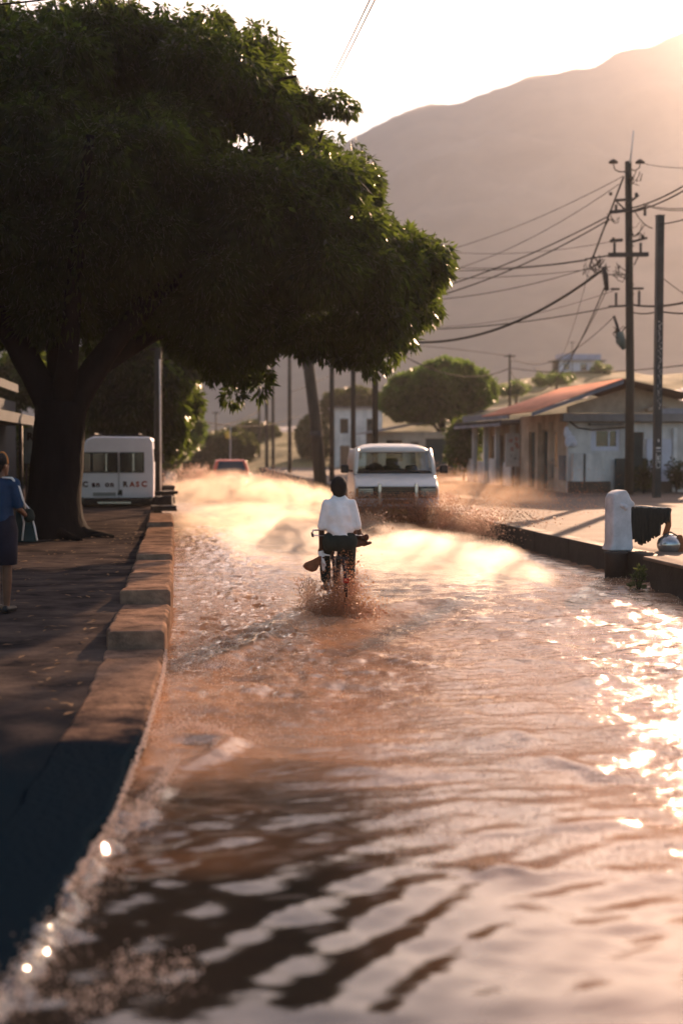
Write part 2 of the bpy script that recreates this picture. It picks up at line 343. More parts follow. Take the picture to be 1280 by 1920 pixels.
cr.color_ramp.elements[1].position = .7; cr.color_ramp.elements[1].color = (.46, .265, .155, 1)
l.new(wn_(1.0, (.35, .9, 1), 6).outputs['Fac'], cr.inputs[0])
b1 = n.new('ShaderNodeBump'); b1.inputs['Distance'].default_value = .020; l.new(wn_(5.0, (.8, 1.5, 1), 6).outputs['Fac'], b1.inputs['Height'])
b2 = n.new('ShaderNodeBump'); b2.inputs['Distance'].default_value = .0048; l.new(wn_(21, (.8, 1.3, 1), 3).outputs['Fac'], b2.inputs['Height'])
l.new(b1.outputs[0], b2.inputs['Normal']); l.new(b2.outputs[0], bs.inputs['Normal'])
# the middle foreground lies smoother than the rest
sx = n.new('ShaderNodeSeparateXYZ'); l.new(tc.outputs['Object'], sx.inputs[0])
def rng_(src, a, c, lo, hi):
    q = n.new('ShaderNodeMapRange'); q.interpolation_type = 'SMOOTHSTEP'; l.new(src, q.inputs[0])
    for i, k in enumerate((a, c, lo, hi)): q.inputs[1 + i].default_value = k
    return q.outputs[0]
def mth(op, a, c):
    q = n.new('ShaderNodeMath'); q.operation = op
    for i, k in enumerate((a, c)):
        if isinstance(k, float): q.inputs[i].default_value = k
        else: l.new(k, q.inputs[i])
    return q.outputs[0]
st_ = mth('MAXIMUM', rng_(sx.outputs[1], 5.0, 9.0, .14, 1.0), mth('MULTIPLY', rng_(sx.outputs[0], 1.6, 3.6, .0, 1.9), rng_(sx.outputs[1], 4.4, 5.6, .25, 1.0)))
# tree shade painted into the near left water; sunlit muddy brown everywhere else
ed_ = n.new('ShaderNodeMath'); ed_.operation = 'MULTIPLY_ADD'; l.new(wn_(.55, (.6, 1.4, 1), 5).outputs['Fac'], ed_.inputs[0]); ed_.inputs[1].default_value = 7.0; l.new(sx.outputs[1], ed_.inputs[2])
sunlit_mud = mth('MAXIMUM', rng_(ed_.outputs[0], 9.0, 13.5, 0.0, 1.0), rng_(sx.outputs[0], .5, 2.4, 0.0, .9))
mxc = n.new('ShaderNodeMix'); mxc.data_type = 'RGBA'; l.new(sunlit_mud, mxc.inputs[0]); mxc.inputs[6].default_value = (.018, .015, .013, 1); l.new(cr.outputs[0], mxc.inputs[7]); l.new(mxc.outputs[2], bs.inputs['Base Color'])
l.new(st_, b1.inputs['Strength']); l.new(st_, b2.inputs['Strength'])
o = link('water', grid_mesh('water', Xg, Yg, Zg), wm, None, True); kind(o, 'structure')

# hills
M_hill = mat('scrub hillside far', (.22, .175, .12), .95, .4, .006, 0)
rx = [-2600, -1200, -600, -200, 100, 330, 500, 640, 700, 760, 800, 850, 900, 990, 1040, 1110, 1150, 1210, 1280, 1330, 1400, 1500, 1700, 2000, 2600]
ry = [640, 560, 520, 500, 470, 420, 350, 280, 245, 215, 203, 203, 185, 150, 143, 132, 105, 95, 60, 62, 150, 230, 250, 330, 400]
YR = 2500.0; cols = np.linspace(-2400, 2500, 420); rows = np.linspace(0, 1, 70)
ridgez = np.array([P(c, np.interp(c, rx, ry) - 8, YR).z for c in cols]); ridgex = np.array([P(c, 840, YR).x for c in cols])
Tn, Ci = np.meshgrid(rows, np.arange(len(cols)), indexing='ij')
Xh = ridgex[Ci] * (.62 + .38 * Tn) ; Yh = 900 + (YR - 900) * Tn; Zb = ridgez[Ci]
gul = fbm(Xh / 210, Yh / 330, 5)
Zh = -1 + (Zb + 1) * (Tn ** 1.15) + gul * 75 * np.sin(Tn * PI) * (.4 + .6 * Tn) + 6 * fbm(Xh / 27, Yh / 27, 2) * np.sin(Tn * PI) + np.where(Tn > .98, 5 * pnoise(Xh / 22, Yh / 22), 0)
back = np.stack([ridgex * 1.15, np.full(len(cols), YR + 900), np.full(len(cols), -2.0)], -1)
Xh = np.vstack([Xh, back[None, :, 0]]); Yh = np.vstack([Yh, back[None, :, 1]]); Zh = np.vstack([Zh, back[None, :, 2]])
o = link('mountain', grid_mesh('mountain', Xh, Yh, Zh), M_hill, None, True); kind(o, 'structure')
M_slope = mat('dry grass slope', (.17, .14, .055), .95, .5, .25, .05, 3, col2=(.10, .095, .04))
rx2 = [-300, 300, 500, 700, 820, 930, 1000, 1100, 1180, 1300, 1500, 2200]; ry2 = [835, 830, 800, 765, 735, 708, 694, 690, 700, 690, 660, 640]
cols = np.linspace(-300, 2200, 220); YS = 150.0
rz2 = np.array([P(c, np.interp(c, rx2, ry2), YS).z for c in cols]); rxx = np.array([P(c, 840, YS).x for c in cols])
Tn, Ci = np.meshgrid(np.linspace(0, 1, 40), np.arange(len(cols)), indexing='ij')
Xs = rxx[Ci] * (.72 + .28 * Tn) + 3; Ys_ = 92 + (YS - 92) * Tn; Zs = -.5 + (rz2[Ci] + .5) * ss(-.1, 1.1, Tn) + .5 * fbm(Xs / 4, Ys_ / 4, 3) * np.sin(np.clip(Tn, 0, 1) * PI * .8 + .2)
Xs = np.vstack([Xs, Xs[-1:] * 1.3]); Ys_ = np.vstack([Ys_, Ys_[-1:] + 120]); Zs = np.vstack([Zs, Zs[-1:] * 0 - 1])
o = link('hillside', grid_mesh('hillside', Xs, Ys_, Zs), M_slope, None, True); kind(o, 'structure')

# the dusty air
hz = D.materials.new('warm haze'); hz.use_nodes = True; n = hz.node_tree.nodes; n.remove(n['Principled BSDF'])
v = n.new('ShaderNodeVolumePrincipled'); v.inputs['Color'].default_value = (.95, .93, .94, 1); v.inputs['Density'].default_value = .00026; v.inputs['Anisotropy'].default_value = .4
hz.node_tree.links.new(v.outputs[0], n['Material Output'].inputs['Volume'])
hb = MB().box((0, 1650, 430), (9000, 3900, 863)).build('haze', hz); kind(hb, 'stuff')

# ================================================================== trees
M_bark = mat('dark bark', (.010, .009, .009), .95, .5, 3, .02, 9, spec=.06, stretch=(1.5, 1.5, .4))
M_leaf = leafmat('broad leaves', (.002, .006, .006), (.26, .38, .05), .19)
M_leaf2 = leafmat('acacia leaves', (.03, .05, .016), (.17, .27, .05), .45)
M_leaf3 = leafmat('far leaves', (.035, .045, .018), (.10, .12, .035), .35)
def inpoly(x, y, poly):
    p = np.array(poly, float); q = np.roll(p, -1, 0); c = np.zeros(x.shape, bool); dmin = np.full(x.shape, 9e9)
    for a, b_ in zip(p, q):
        cond = ((a[1] > y) != (b_[1] > y)) & (x < (b_[0] - a[0]) * (y - a[1]) / (b_[1] - a[1] + 1e-9) + a[0]); c ^= cond
        t = np.clip(((x - a[0]) * (b_[0] - a[0]) + (y - a[1]) * (b_[1] - a[1])) / ((b_ - a) ** 2).sum(), 0, 1)
        dmin = np.minimum(dmin, np.hypot(x - a[0] - t * (b_[0] - a[0]), y - a[1] - t * (b_[1] - a[1])))
    return c, dmin
def crown(poly, Yc, depth, n_edge, n_in, rmax, dref, pm):
    p = np.array(poly, float); out = []; pm0 = pm
    x = RNG.uniform(p[:, 0].min(), p[:, 0].max(), 6000); y = RNG.uniform(p[:, 1].min(), p[:, 1].max(), 6000); i, d = inpoly(x, y, poly); pm = min(pm, d[i].max() * 1.25)
    def fill(n, lo, hi, r_of):
        got = 0
        while got < n:
            x = RNG.uniform(p[:, 0].min(), p[:, 0].max(), 4000); y = RNG.uniform(p[:, 1].min(), p[:, 1].max(), 4000); i, d = inpoly(x, y, poly)
            k = i & (d > lo) & (d < hi)
            for X, Y_, dd in zip(x[k], y[k], d[k]):
                t = min(1, dd / dref); th = depth * math.sqrt(1 - (1 - t) ** 2); s_ = RNG.uniform(-1, 1); s_ = math.copysign(abs(s_) ** .5, s_)
                r = r_of(dd); out.append((tuple(P(X, Y_, Yc + th * s_)), (r, r, r * .75))); got += 1
                if got >= n: break
    fill(n_edge, .18 * pm, .6 * pm, lambda d: min(.62, max(.26, d / pm0 * 1.05)))
    fill(n_in, .6 * pm, 9e9, lambda d: RNG.uniform(.55, rmax))
    return out
def limb(pts, r0, r1, n=10):
    pts = [Vector(q) for q in pts]; o = []
    for i in range(len(pts) - 1):                    # smooth the polyline a little
        for k in range(4):
            t = k / 4; p0, p1, p2, p3 = pts[max(i - 1, 0)], pts[i], pts[i + 1], pts[min(i + 2, len(pts) - 1)]
            o.append(.5 * ((2 * p1) + (p2 - p0) * t + (2 * p0 - 5 * p1 + 4 * p2 - p3) * t * t + (3 * p1 - p0 - 3 * p2 + p3) * t ** 3))
    o.append(pts[-1]); m = len(o) - 1
    return o, [r0 + (r1 - r0) * (i / m) ** .8 + random.uniform(-.03, .03) * r0 for i in range(m + 1)]
poly = [(-560, 420), (-520, 250), (-380, 110), (-200, 40), (0, 32), (50, 42), (85, 30), (120, 12), (220, 2), (262, 22), (330, 36), (430, 32), (475, 62), (522, 88), (518, 132), (500, 145), (555, 158), (585, 188), (575, 215), (548, 232),
        (600, 258), (650, 285), (712, 325), (716, 362), (690, 378), (722, 410), (760, 440), (800, 458), (836, 485), (826, 515), (792, 530), (819, 555), (815, 592), (780, 615), (752, 640), (730, 662), (700, 688), (662, 655), (620, 668), (560, 648),
        (530, 640), (508, 690), (470, 722), (440, 712), (415, 690), (385, 682), (368, 652), (330, 640), (300, 605), (240, 640), (200, 622), (150, 640), (60, 655), (-100, 640), (-300, 650), (-480, 600)]
YT = 26.5
bt = thing('shade_tree', 'huge dark spreading shade tree standing on the left pavement', 'tree', G(105, 1006, .36))
base = Vector(bt.location)
def L_(px, py, Y): return P(px, py, Y) - base
cl = crown(poly, YT, 5.2, 260, 520, .85, 330, 100)
for q, r in (((612, 190, 26.0), .34), ((640, 196, 26.2), .32), ((654, 206, 26.1), .2), ((590, 200, 26.0), .3), ((437, 742, 25.5), .24), ((572, 205, 26.0), .3), ((180, 12, 24), .35), ((105, 28, 23), .25), ((20, 40, 25), .3), ((232, 14, 24), .22), ((395, 38, 24), .3)):
    cl.append((tuple(P(*q)), (r, r, r * .8)))
for _ in range(150):                                # pads of leaf that break the outline
    i_ = RNG.integers(len(poly)); a_, b_ = Vector(poly[i_]), Vector(poly[(i_ + 1) % len(poly)]); q = a_.lerp(b_, RNG.random()); nrm = Vector((q.x - 120, q.y - 340)).normalized()
    r = RNG.uniform(.16, .42); q += nrm * (-r * 105 + RNG.uniform(-14, 10)); cl.append((tuple(P(q.x, q.y, YT + RNG.uniform(-2.2, 2.2))), (r * 1.3, r, r * .55)))
for _ in range(170):                                # small drooping sprays at the rim
    i_ = RNG.integers(len(poly)); a_, b_ = Vector(poly[i_]), Vector(poly[(i_ + 1) % len(poly)]); q = a_.lerp(b_, RNG.random()); nrm = Vector((q.x - 120, q.y - 340)).normalized()
    r = RNG.uniform(.07, .17); q += nrm * RNG.uniform(-22, 16); cl.append((tuple(P(q.x, q.y, YT + RNG.uniform(-2, 2))), (r, r, r * 1.7)))
cl = [((Vector(c) - base), r) for c, r in cl]
per = np.array([int(70 + 600 * (r[0] / .8) ** 2) for _, r in cl])
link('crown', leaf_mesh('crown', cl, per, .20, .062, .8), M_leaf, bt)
t = MB(); p_, r_ = limb([(0, 0, -.1), (-.03, 0, .5), (.03, .05, 1.3), (.08, .1, 2.0), (.12, .1, 2.5)], .52, .46, 14)
r_ = [r * (1 + .35 * math.exp(-max(q.z, 0) / .25)) for q, r in zip(p_, r_)]; t.tube(p_, r_, 16)
for pts, a, c in (([(.1, .1, 2.1), (-.35, 0, 3.0), (-1.1, -.3, 4.2), (-2.6, -.6, 5.6), (-4, -.6, 6.6)], .33, .1), ([(.1, .1, 2.2), (.1, .4, 3.2), (-.1, .9, 4.8), (.1, 1.2, 7.2), (.3, 1.0, 8.6)], .34, .08),
                  ([(.15, .1, 2.1), (.75, -.1, 3.1), (1.5, -.5, 4.0), (2.8, -.9, 5.2), (4.4, -1, 6.0)], .32, .08), ([(.12, .1, 2.3), (.35, -.8, 3.5), (.6, -2.2, 5), (.9, -3.2, 6.6)], .26, .07),
                  ([(.75, -.1, 3.1), (2.0, .6, 3.9), (3.6, 1.0, 4.6), (5.4, .6, 5.0)], .2, .05), ([(1.5, -.5, 4.0), (2.0, -.2, 5.6), (2.4, .2, 7.4)], .18, .05), ([(-1.1, -.3, 4.2), (-1.6, .6, 5.8), (-2.2, 1, 7.6)], .18, .05),
                  ([(3.6, 1.0, 4.6), (4.4, .6, 6.0), (5.0, .2, 7.6)], .1, .03), ([(.1, 1.2, 7.2), (1.5, .9, 7.9), (3.4, .4, 8.4), (4.5, .1, 8.6)], .1, .025), ([L_(400, 640, 26), L_(436, 690, 25.6), L_(440, 735, 25.5)], .035, .012)):
    p_, r_ = limb(pts, a, c); t.tube(p_, r_, 10)
for a, L in ((-.4, 1.1), (.5, .9), (-1.3, 1.2), (1.8, .8), (-2.4, .9), (2.8, .8)):       # surface roots
    t.tube([(.3 * math.cos(a), .3 * math.sin(a), .2), (.62 * math.cos(a), .62 * math.sin(a), .06), (L * math.cos(a + .2), L * math.sin(a + .2), .0)], [.17, .11, .03], 8)
t.build('trunk', M_bark, bt, True)
for x, y, z, rz_, lab in ((-10.5, 8.5, .36, 1.9, 'second shade tree added out of view to darken the left pavement'),):  # added tree outside the frame, blocks sky light over the left pavement
    c_ = copy_tree(bt); c_.location = (x, y, z); c_.rotation_euler = (0, 0, rz_); c_['label'] = lab

poly2 = [(165, 640), (230, 615), (320, 620), (385, 680), (372, 720), (380, 770), (350, 800), (345, 840), (310, 862), (290, 850), (262, 812), (170, 822), (150, 760), (130, 700)]
t2 = thing('street_tree', 'leafy green tree hanging over the parked white minibus', 'tree', (-1.6, 46, .36)); base = Vector(t2.location)
cl = [(Vector(c) - base, r) for c, r in crown(poly2, 46, 2.6, 110, 90, .8, 110, 52)]
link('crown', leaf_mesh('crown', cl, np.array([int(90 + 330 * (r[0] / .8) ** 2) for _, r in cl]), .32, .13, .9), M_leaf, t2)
p_, r_ = limb([(0, 0, -.1), (.1, 0, 1.4), (0, .1, 2.8), (.3, .2, 4.2), (.5, .2, 5.4)], .24, .08); t = MB().tube(p_, r_, 10)
for q in ((1.2, .3, 4.6), (-1.2, -.2, 4.8), (.4, -1.2, 4.6)): t.tube([(0, .1, 2.7), Vector(q) * .6 + Vector((0, 0, 1.0)), q], [.12, .09, .04], 8)
t.build('trunk', M_bark, t2, True)

def far_tree(label, cat, poly, Y, dep, ne, ni, per, L, W, material, gx, gz=.3, name='tree', trunkr=.2, umb=False):
    p = np.array(poly, float); b_ = P(gx, 840, Y); b_.z = gz
    t = thing(name, label, cat, b_); pm = 2400 / Y
    cl = [(Vector(c) - b_, r) for c, r in crown(poly, Y, dep, ne, ni, .9, .5 * (p[:, 1].max() - p[:, 1].min()), pm)]
    cl = [(c + Vector(RNG.normal(size=3)) * .22 * r[0], tuple(k * RNG.uniform(.6, 1.15) for k in r)) for c, r in cl]
    link('crown', leaf_mesh('crown', cl, per, L, W, .2 if umb else .5), material, t)
    cen = sum((c for c, _ in cl), Vector()) / len(cl); m_ = MB(); f_ = Vector((.15, 0, max(.6, cen.z * .42)))
    p_, r_ = limb([(0, 0, -.5), (.05, 0, f_.z * .5), f_], trunkr, trunkr * .75); m_.tube(p_, r_, 9)
    for i in range(6):
        e = Vector(cl[RNG.integers(len(cl))][0]); p_, r_ = limb([f_, f_.lerp(e, .45) + Vector((0, 0, .25)), e], trunkr * .55, trunkr * .15); m_.tube(p_, r_, 7)
    m_.build('trunk', M_bark, t, True); return t
far_tree('wide flat topped green acacia behind the low houses', 'tree', [(714, 760), (722, 735), (745, 708), (790, 688), (830, 676), (868, 678), (884, 692), (905, 702), (926, 728), (922, 748), (900, 770), (860, 782), (800, 792), (740, 785)], 78, 4.2, 170, 150, 330, .34, .15, M_leaf2, 828, .4, 'acacia_tree', .22, True)
far_tree('dense dark tree filling the gap behind the shop', 'tree', [(-60, 690), (20, 660), (120, 640), (180, 700), (176, 850), (150, 905), (-40, 900)], 58, 2.5, 70, 70, 300, .3, .13, M_leaf, 90, .3)
far_tree('dark rounded tree mass at the far end of the road', 'tree', [(318, 862), (345, 838), (400, 812), (450, 806), (476, 826), (478, 862), (430, 876), (360, 880), (318, 880)], 112, 4, 70, 60, 260, .5, .22, M_leaf3, 400, .2)
far_tree('small bush tree beside the far white shed', 'tree', [(440, 800), (470, 792), (505, 796), (525, 812), (520, 836), (470, 840), (440, 828)], 135, 3, 40, 30, 220, .5, .22, M_leaf3, 485, .2)
far_tree('thin leafy tree among the row of tall poles', 'tree', [(560, 800), (575, 780), (600, 775), (612, 795), (612, 850), (590, 865), (560, 850)], 112, 2.2, 40, 30, 200, .42, .18, M_leaf3, 588, .2)
far_tree('dark green tree right of the tall poles', 'tree', [(604, 750), (622, 735), (662, 728), (712, 735), (724, 760), (700, 780), (655, 772), (640, 792), (606, 790)], 118, 3, 60, 50, 240, .45, .2, M_leaf3, 665, .2)
far_tree('pale hedge tree at the left end of the road', 'tree', [(300, 838), (318, 812), (345, 800), (372, 782), (385, 790), (375, 825), (350, 850), (312, 880), (298, 870)], 76, 2.2, 50, 35, 240, .36, .16, M_leaf2, 338, .3)
far_tree('dark shrub filling the gap beside the low grey garage', 'shrub', [(848, 800), (862, 785), (886, 784), (890, 830), (886, 868), (852, 868), (846, 840)], 62, 1.2, 40, 30, 260, .22, .1, M_leaf, 868, .38, 'shrub', .08)
far_tree('scrubby tree on the slope beside the hillside house', 'tree', [(1100, 700), (1112, 684), (1120, 676), (1127, 684), (1140, 672), (1146, 690), (1152, 706), (1112, 712)], 146, 2, 26, 8, 90, .35, .14, M_leaf2, 1126, 9.6, 'tree', .16)
far_tree('low scrub bush on the slope above the orange roof', 'shrub', [(1010, 700), (1020, 702), (1035, 699), (1046, 705), (1064, 698), (1082, 710), (1076, 716), (1030, 720), (990, 718)], 120, 2, 26, 8, 80, .3, .12, M_leaf2, 1040, 7.4, 'shrub', .12)
far_tree('second scrub bush on the slope behind the thin pole', 'shrub', [(915, 730), (935, 722), (950, 725), (968, 714), (985, 724), (1002, 722), (1012, 732), (980, 738), (930, 740)], 110, 2, 26, 8, 80, .3, .12, M_leaf2, 966, 6.0, 'shrub', .12)

# ================================================================== kerb blocks along the left edge
KB = [(3.0, 11.66, .082, .180, 'longest kerb block, running down into the water nearest the camera'), (11.7, 14.0, .345, .300, 'kerb block with the larger dark front face'), (14.04, 18.5, .455, .405, 'kerb block just beyond the dark faced one, second step up'),
      (18.55, 26.0, .475, .415, 'long flat kerb block level with the tree trunk'), (26.1, 31.5, .50, .42, 'dark edged kerb block in front of the rubble pile')]
for y0, y1, z0, z1, lab in KB:
    r = thing('kerb_block', lab, 'kerb block', (float(kerb_x(y0)), y0, 0), 0, 'kerb blocks along the left pavement'); nn = 34; b = MB()
    ys_ = np.linspace(y0, y1, nn); vs = []; fs = []
    for i, y in enumerate(ys_):
        xr = float(kerb_x(y)); xl = xr - .53 - random.uniform(-.02, .02); z = (z0 + (z1 - z0) * (y - y0) / (y1 - y0) if y0 > 5 else float(pave_z(y)) + .014) + random.uniform(-.007, .007); xr += random.uniform(-.012, .008) - (random.uniform(.02, .05) if random.random() < .12 else 0)
        vs += [Vector((q[0], y, q[1])) - r.location for q in ((xl, -.25), (xr, -.25), (xr, z - .03), (xr - .03, z), (xl + .02, z), (xl, z - .02))]
    for i in range(nn - 1):
        for j in range(6): fs.append((i * 6 + j, i * 6 + (j + 1) % 6, (i + 1) * 6 + (j + 1) % 6, (i + 1) * 6 + j))
    fs += [tuple(range(5, -1, -1)), tuple((nn - 1) * 6 + j for j in range(6))]
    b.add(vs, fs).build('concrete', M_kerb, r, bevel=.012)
# rubble and slabs where the kerb breaks up
for c, d, rz, lab in (((-.32, 33.0, .47), (.62, .9, .12), .06, 'flat slab lying across the kerb below the dark rubble block'), ((-.33, 34.6, .56), (.5, .55, .34), -.1, 'dark square rubble block standing on the kerb edge'),
                      ((-.28, 35.3, .78), (.58, .6, .09), .12, 'thin slab lying on top of the dark rubble block'), ((-.22, 38.2, .62), (.34, .4, .55), .2, 'small upright stone beside the thin white pipe')):
    b = MB().box((0, 0, 0), d, rz); o = b.build('rubble_block', M_kerbd, None, bevel=.04, seg=2); o.location = c; tag(o, lab, 'rubble', 'rubble on the broken kerb')
    bm = bmesh.new(); bm.from_mesh(o.data); bmesh.ops.subdivide_edges(bm, edges=bm.edges, cuts=2)
    for vv in bm.verts: vv.co += Vector([random.uniform(-.018, .018) for _ in range(3)])
    bm.to_mesh(o.data); bm.free()

# ================================================================== poles and wires
M_wood = mat('creosoted pole', (.045, .040, .030), .85, .5, 4, .006, 40, stretch=(3, 3, .3))
M_steel = mat('dark painted steel', (.025, .032, .032), .5, .4, 5)
M_iron = mat('weathered iron', (.05, .045, .04), .6, .4, 8, metal=.3)
M_white = mat('chalky white paint', (.62, .60, .56), .7, .2, 4)
M_cable = mat('black cable', (.016, .014, .012), .95, .2, 5, spec=.1)
YU = 42.7; ub = P(1178, 930, YU); ub.z = .38
up = thing('utility_pole', 'tall wooden utility pole with crossarms, lamps and tangled fittings', 'utility pole', ub)
def U(px, py, dy=0.0): return P(px, py, YU + dy) - ub
MB().tube([(0, 0, -.6), (0.0, 0, 4), U(1177, 303)], [.155, .145, .115], 12).build('pole', M_wood, up, True)
MB().tube([U(1180, 306, -.1), U(1187, 245, -.1)], [.03, .018], 6).build('mast', M_white, up, True)
for s, pts in ((-1, [(1172, 322), (1160, 322), (1152, 318), (1149, 308)]), (1, [(1180, 317), (1190, 320), (1198, 314), (1199, 306)])):
    ar = MB().tube([U(*q) for q in pts], .022, 6).build('lamp_arm', M_iron, up, True)
    c = U(pts[-1][0], 304); MB().lathe([(.03, .1), (.08, .08), (.17, 0), (.16, -.03), (.05, -.05)], c, 12).build('lamp_shade', M_iron, ar, True)
for (a, c, t_) in (((1152, 376), (1176, 374), .06), ((1176, 382), (1196, 366), .05), ((1142, 398), (1180, 394), .075), ((1178, 398), (1210, 388), .06), ((1143, 452), (1166, 450), .07), ((1178, 455), (1212, 446), .055), ((1096, 486), (1150, 478), .035), ((1140, 478), (1214, 477), .10), ((1140, 575), (1180, 573), .05), ((1144, 542), (1160, 542), .05), ((1184, 541), (1205, 541), .05), ((1136, 515), (1176, 515), .025)):
    MB().tube([U(*a, -.13), U(*c, -.13)], t_, 4).build('crossarm', M_iron, up)
def insul(px, py, h=.35, r=.06):
    prof = []
    for i in range(7): prof += [(r * .5, i * h / 7), (r, i * h / 7 + h / 14)]
    MB().lathe([(r, 0)] + prof[1:] + [(r * .3, h)], U(px, py, -.13), 10).build('insulator', M_white if False else M_iron, up, True)
for q in ((1151, 478, .42), (1200, 478, .42), (1154, 576, .5), (1197, 575, .55), (1154, 400, .3), (1192, 368, .12), (1149, 452, .12), (1203, 446, .1), (1208, 404, .32), (1144, 366, .1)): insul(*q)
MB().tube([U(1155, 378, -.12), U(1172, 394, -.12)], .03, 5).build('brace', M_iron, up); MB().tube([U(1195, 482, -.12), U(1188, 497, -.12)], .025, 5).build('brace', M_iron, up)
MB().tube([U(1130, 500, -.3), U(1134, 516, -.3), U(1137, 545, -.3)], [.06, .1, .07], 10).build('cable_box', M_iron, up, True)
MB().tube([U(1150, 592, -.1), U(1156, 610, -.1), U(1159, 628, -.1)], [.05, .055, .06], 8).build('fuse_holder', M_iron, up, True)
MB().tube([U(1160, 622, -.15), U(1163, 640, -.15), U(1169, 655, -.15)], [.14, .17, .06], 12).build('transformer_can', mat('grey green metal', (.10, .13, .11), .6), up, True)
b = MB(); rr = random.Random(3)
for cx, cy_, n_ in ((1120, 492, 16), (1190, 335, 9), (1165, 505, 9), (1150, 410, 6), (1196, 430, 7), (1160, 620, 6), (1105, 500, 6)):   # loose tangled jumper leads
    for _ in range(n_):
        p0 = (cx + rr.uniform(-16, 16), cy_ + rr.uniform(-14, 14)); p2 = (cx + rr.uniform(-18, 18), cy_ + rr.uniform(-14, 14)); mid = ((p0[0] + p2[0]) / 2 + rr.uniform(-7, 7), (p0[1] + p2[1]) / 2 + rr.uniform(0, 14))
        MB().tube([U(*p0, -.2), U((p0[0] + mid[0]) / 2, (p0[1] + mid[1]) / 2 + 3, -.25), U(*mid, -.2), U(*p2, -.15)], rr.uniform(.008, .018), 5).build('jumper_lead', M_cable, up)

for i in range(14): MB().tube([U(1177, 330 + i * 18 + rr.uniform(-4, 4), -.16) + Vector((.08, 0, 0)), U(1180 + rr.uniform(0, 5), 336 + i * 18, -.2) + Vector((.06, 0, 0))], .015, 5).build('climbing_peg', M_iron, up)

sb = P(1230, 924, 40.0); sb.z = .38
sp = thing('steel_post', 'plain dark square steel post with white painted marks', 'post', sb)
tp = P(1229.5, 405, 40) - sb
MB().box((0, 0, tp.z / 2 - .2), (.23, .23, tp.z + .4)).build('post', M_steel, sp, bevel=.015)
MB().box((0, 0, tp.z + .012), (.25, .25, .03)).build('cap', M_steel, sp)
b = MB(); rr = random.Random(5)
for i in range(46):
    z = 2.9 + i * .062; MB().box((rr.uniform(-.05, .05), -.118, z), (rr.uniform(.015, .05), .006, rr.uniform(.012, .03)), m=Matrix.Rotation(rr.uniform(-.8, .8), 3, 'Y')).build('paint_mark', M_white, sp)
for i, (x, z, w_, h_) in enumerate(((0, 1.52, .15, .02), (0, .98, .13, .02), (-.066, 1.22, .016, .46), (.066, 1.2, .016, .4), (0, 1.62, .15, .05), (.02, 1.36, .06, .02), (0, 1.24, .02, .2), (.02, 1.16, .07, .02), (-.02, 1.3, .02, .1), (0, 1.86, .05, .09))): MB().box((x, -.119, z), (w_, .006, h_)).build('paint_mark', M_white, sp)

pole_rows = [(703, 48, .125, .4, 'nearest thin pole, just above the white van roof'), (662, 54, .115, .4, 'thin pole second from the van in the row'), (622, 62, .13, .4, 'thin pole third from the van in the row'), (543, 84, .14, .4, 'thin pole standing alone left of the leaning pole'),
             (512, 99, .13, .4, 'right one of the three far thin poles'), (500, 106, .15, .4, 'middle one of the three far thin poles'), (486, 116, .13, .4, 'left one of the three far thin poles')]
RP = {}
for px, Y, r, z, lab in pole_rows:
    b_ = P(px, 840, Y); b_.z = z; t = thing('line_pole', lab, 'pole', b_, 0, 'poles along the far roadside'); RP[px] = b_
    MB().tube([(0, 0, -.8), (.0, 0, 5), (0, 0, 9.4)], [r, r * .9, r * .75], 10).build('pole', M_wood, t, True)
    MB().box((0, -.1, 8.9), (1.6, .1, .12)).build('crossarm', M_iron, t)
b_ = P(603, 888, 58); b_.z = .3
t = thing('leaning_pole', 'thick dark pole leaning to the left, banded near its foot', 'pole', b_)
e_ = P(562, 560, 58) - b_; MB().tube([(0, 0, -.6), e_ * .35 + Vector((.06, 0, 0)), e_ * .7 + Vector((.03, 0, 0)), e_], [.30, .27, .25, .22], 12).build('pole', M_wood, t, True)
q = P(594, 812, 58) - b_; MB().tube([q + Vector((.01, 0, -.3)), q + Vector((-.05, 0, .1))], .285, 12).build('band', M_iron, t, True)
for px, y0, y1, Y, r, lab in ((955, 740, 664, 78, .09, 'small thin pole rising behind the grey roofed house'), (405, 860, 772, 125, .1, 'faint far pole above the red car'), (1072, 694, 640, 140, .06, 'very thin pole on the slope behind the orange roof')):
    b_ = P(px, y0, Y); e_ = P(px, y1, Y) - b_; t = thing('pole', lab, 'pole', b_); MB().tube([(0, 0, -1.2), e_], [r, r * .7], 8).build('mast', M_wood, t, True)
    MB().box(e_ + Vector((0, 0, -.12)), (.7, .08, .08)).build('crossarm', M_iron, t)
b_ = P(296, 935, 38.4); b_.z = .36
t = thing('wooden_post', 'dark wooden post behind the parked minibus', 'post', b_); MB().tube([(0, 0, -.3), (0.02, 0, 2), (.05, 0, 4.6)], [.13, .12, .1], 10).build('shaft', M_wood, t, True); MB().box((.05, 0, 4.55), (.5, .07, .07)).build('crossarm', M_wood, t)
b_ = P(302, 930, 37.6); b_.z = .36
t = thing('thin_pipe', 'thin pale pipe standing beside the dark wooden post', 'pipe', b_); MB().tube([(0, 0, -.2), (.0, 0, 2), (-.01, 0, 4.2)], .022, 8).build('tube', M_white, t, True); MB().tube([(-.15, .3, 1.5), (0, 0, 1.52)], .018, 6).build('clamp', M_iron, t)
b_ = P(432, 878, 84); b_.z = 0
t = thing('flag', 'small yellow flag on a thin staff above the red car', 'flag', b_)
e_ = P(432, 800, 84) - b_; MB().tube([(0, 0, 0), e_], .03, 6).build('staff', M_white, t)
vs = []; fs = []
for i in range(7):
    for j in range(5): u = i / 6; v_ = j / 4; vs.append((-.06 - u * .34 + .12 * v_, .1 * math.sin(u * 5 + v_ * 2), e_.z - .2 - v_ * .62 * (1 - .45 * u) - u * .2))
for i in range(6):
    for j in range(4): fs.append((i * 5 + j, i * 5 + j + 1, i * 5 + 6 + j, i * 5 + 5 + j))
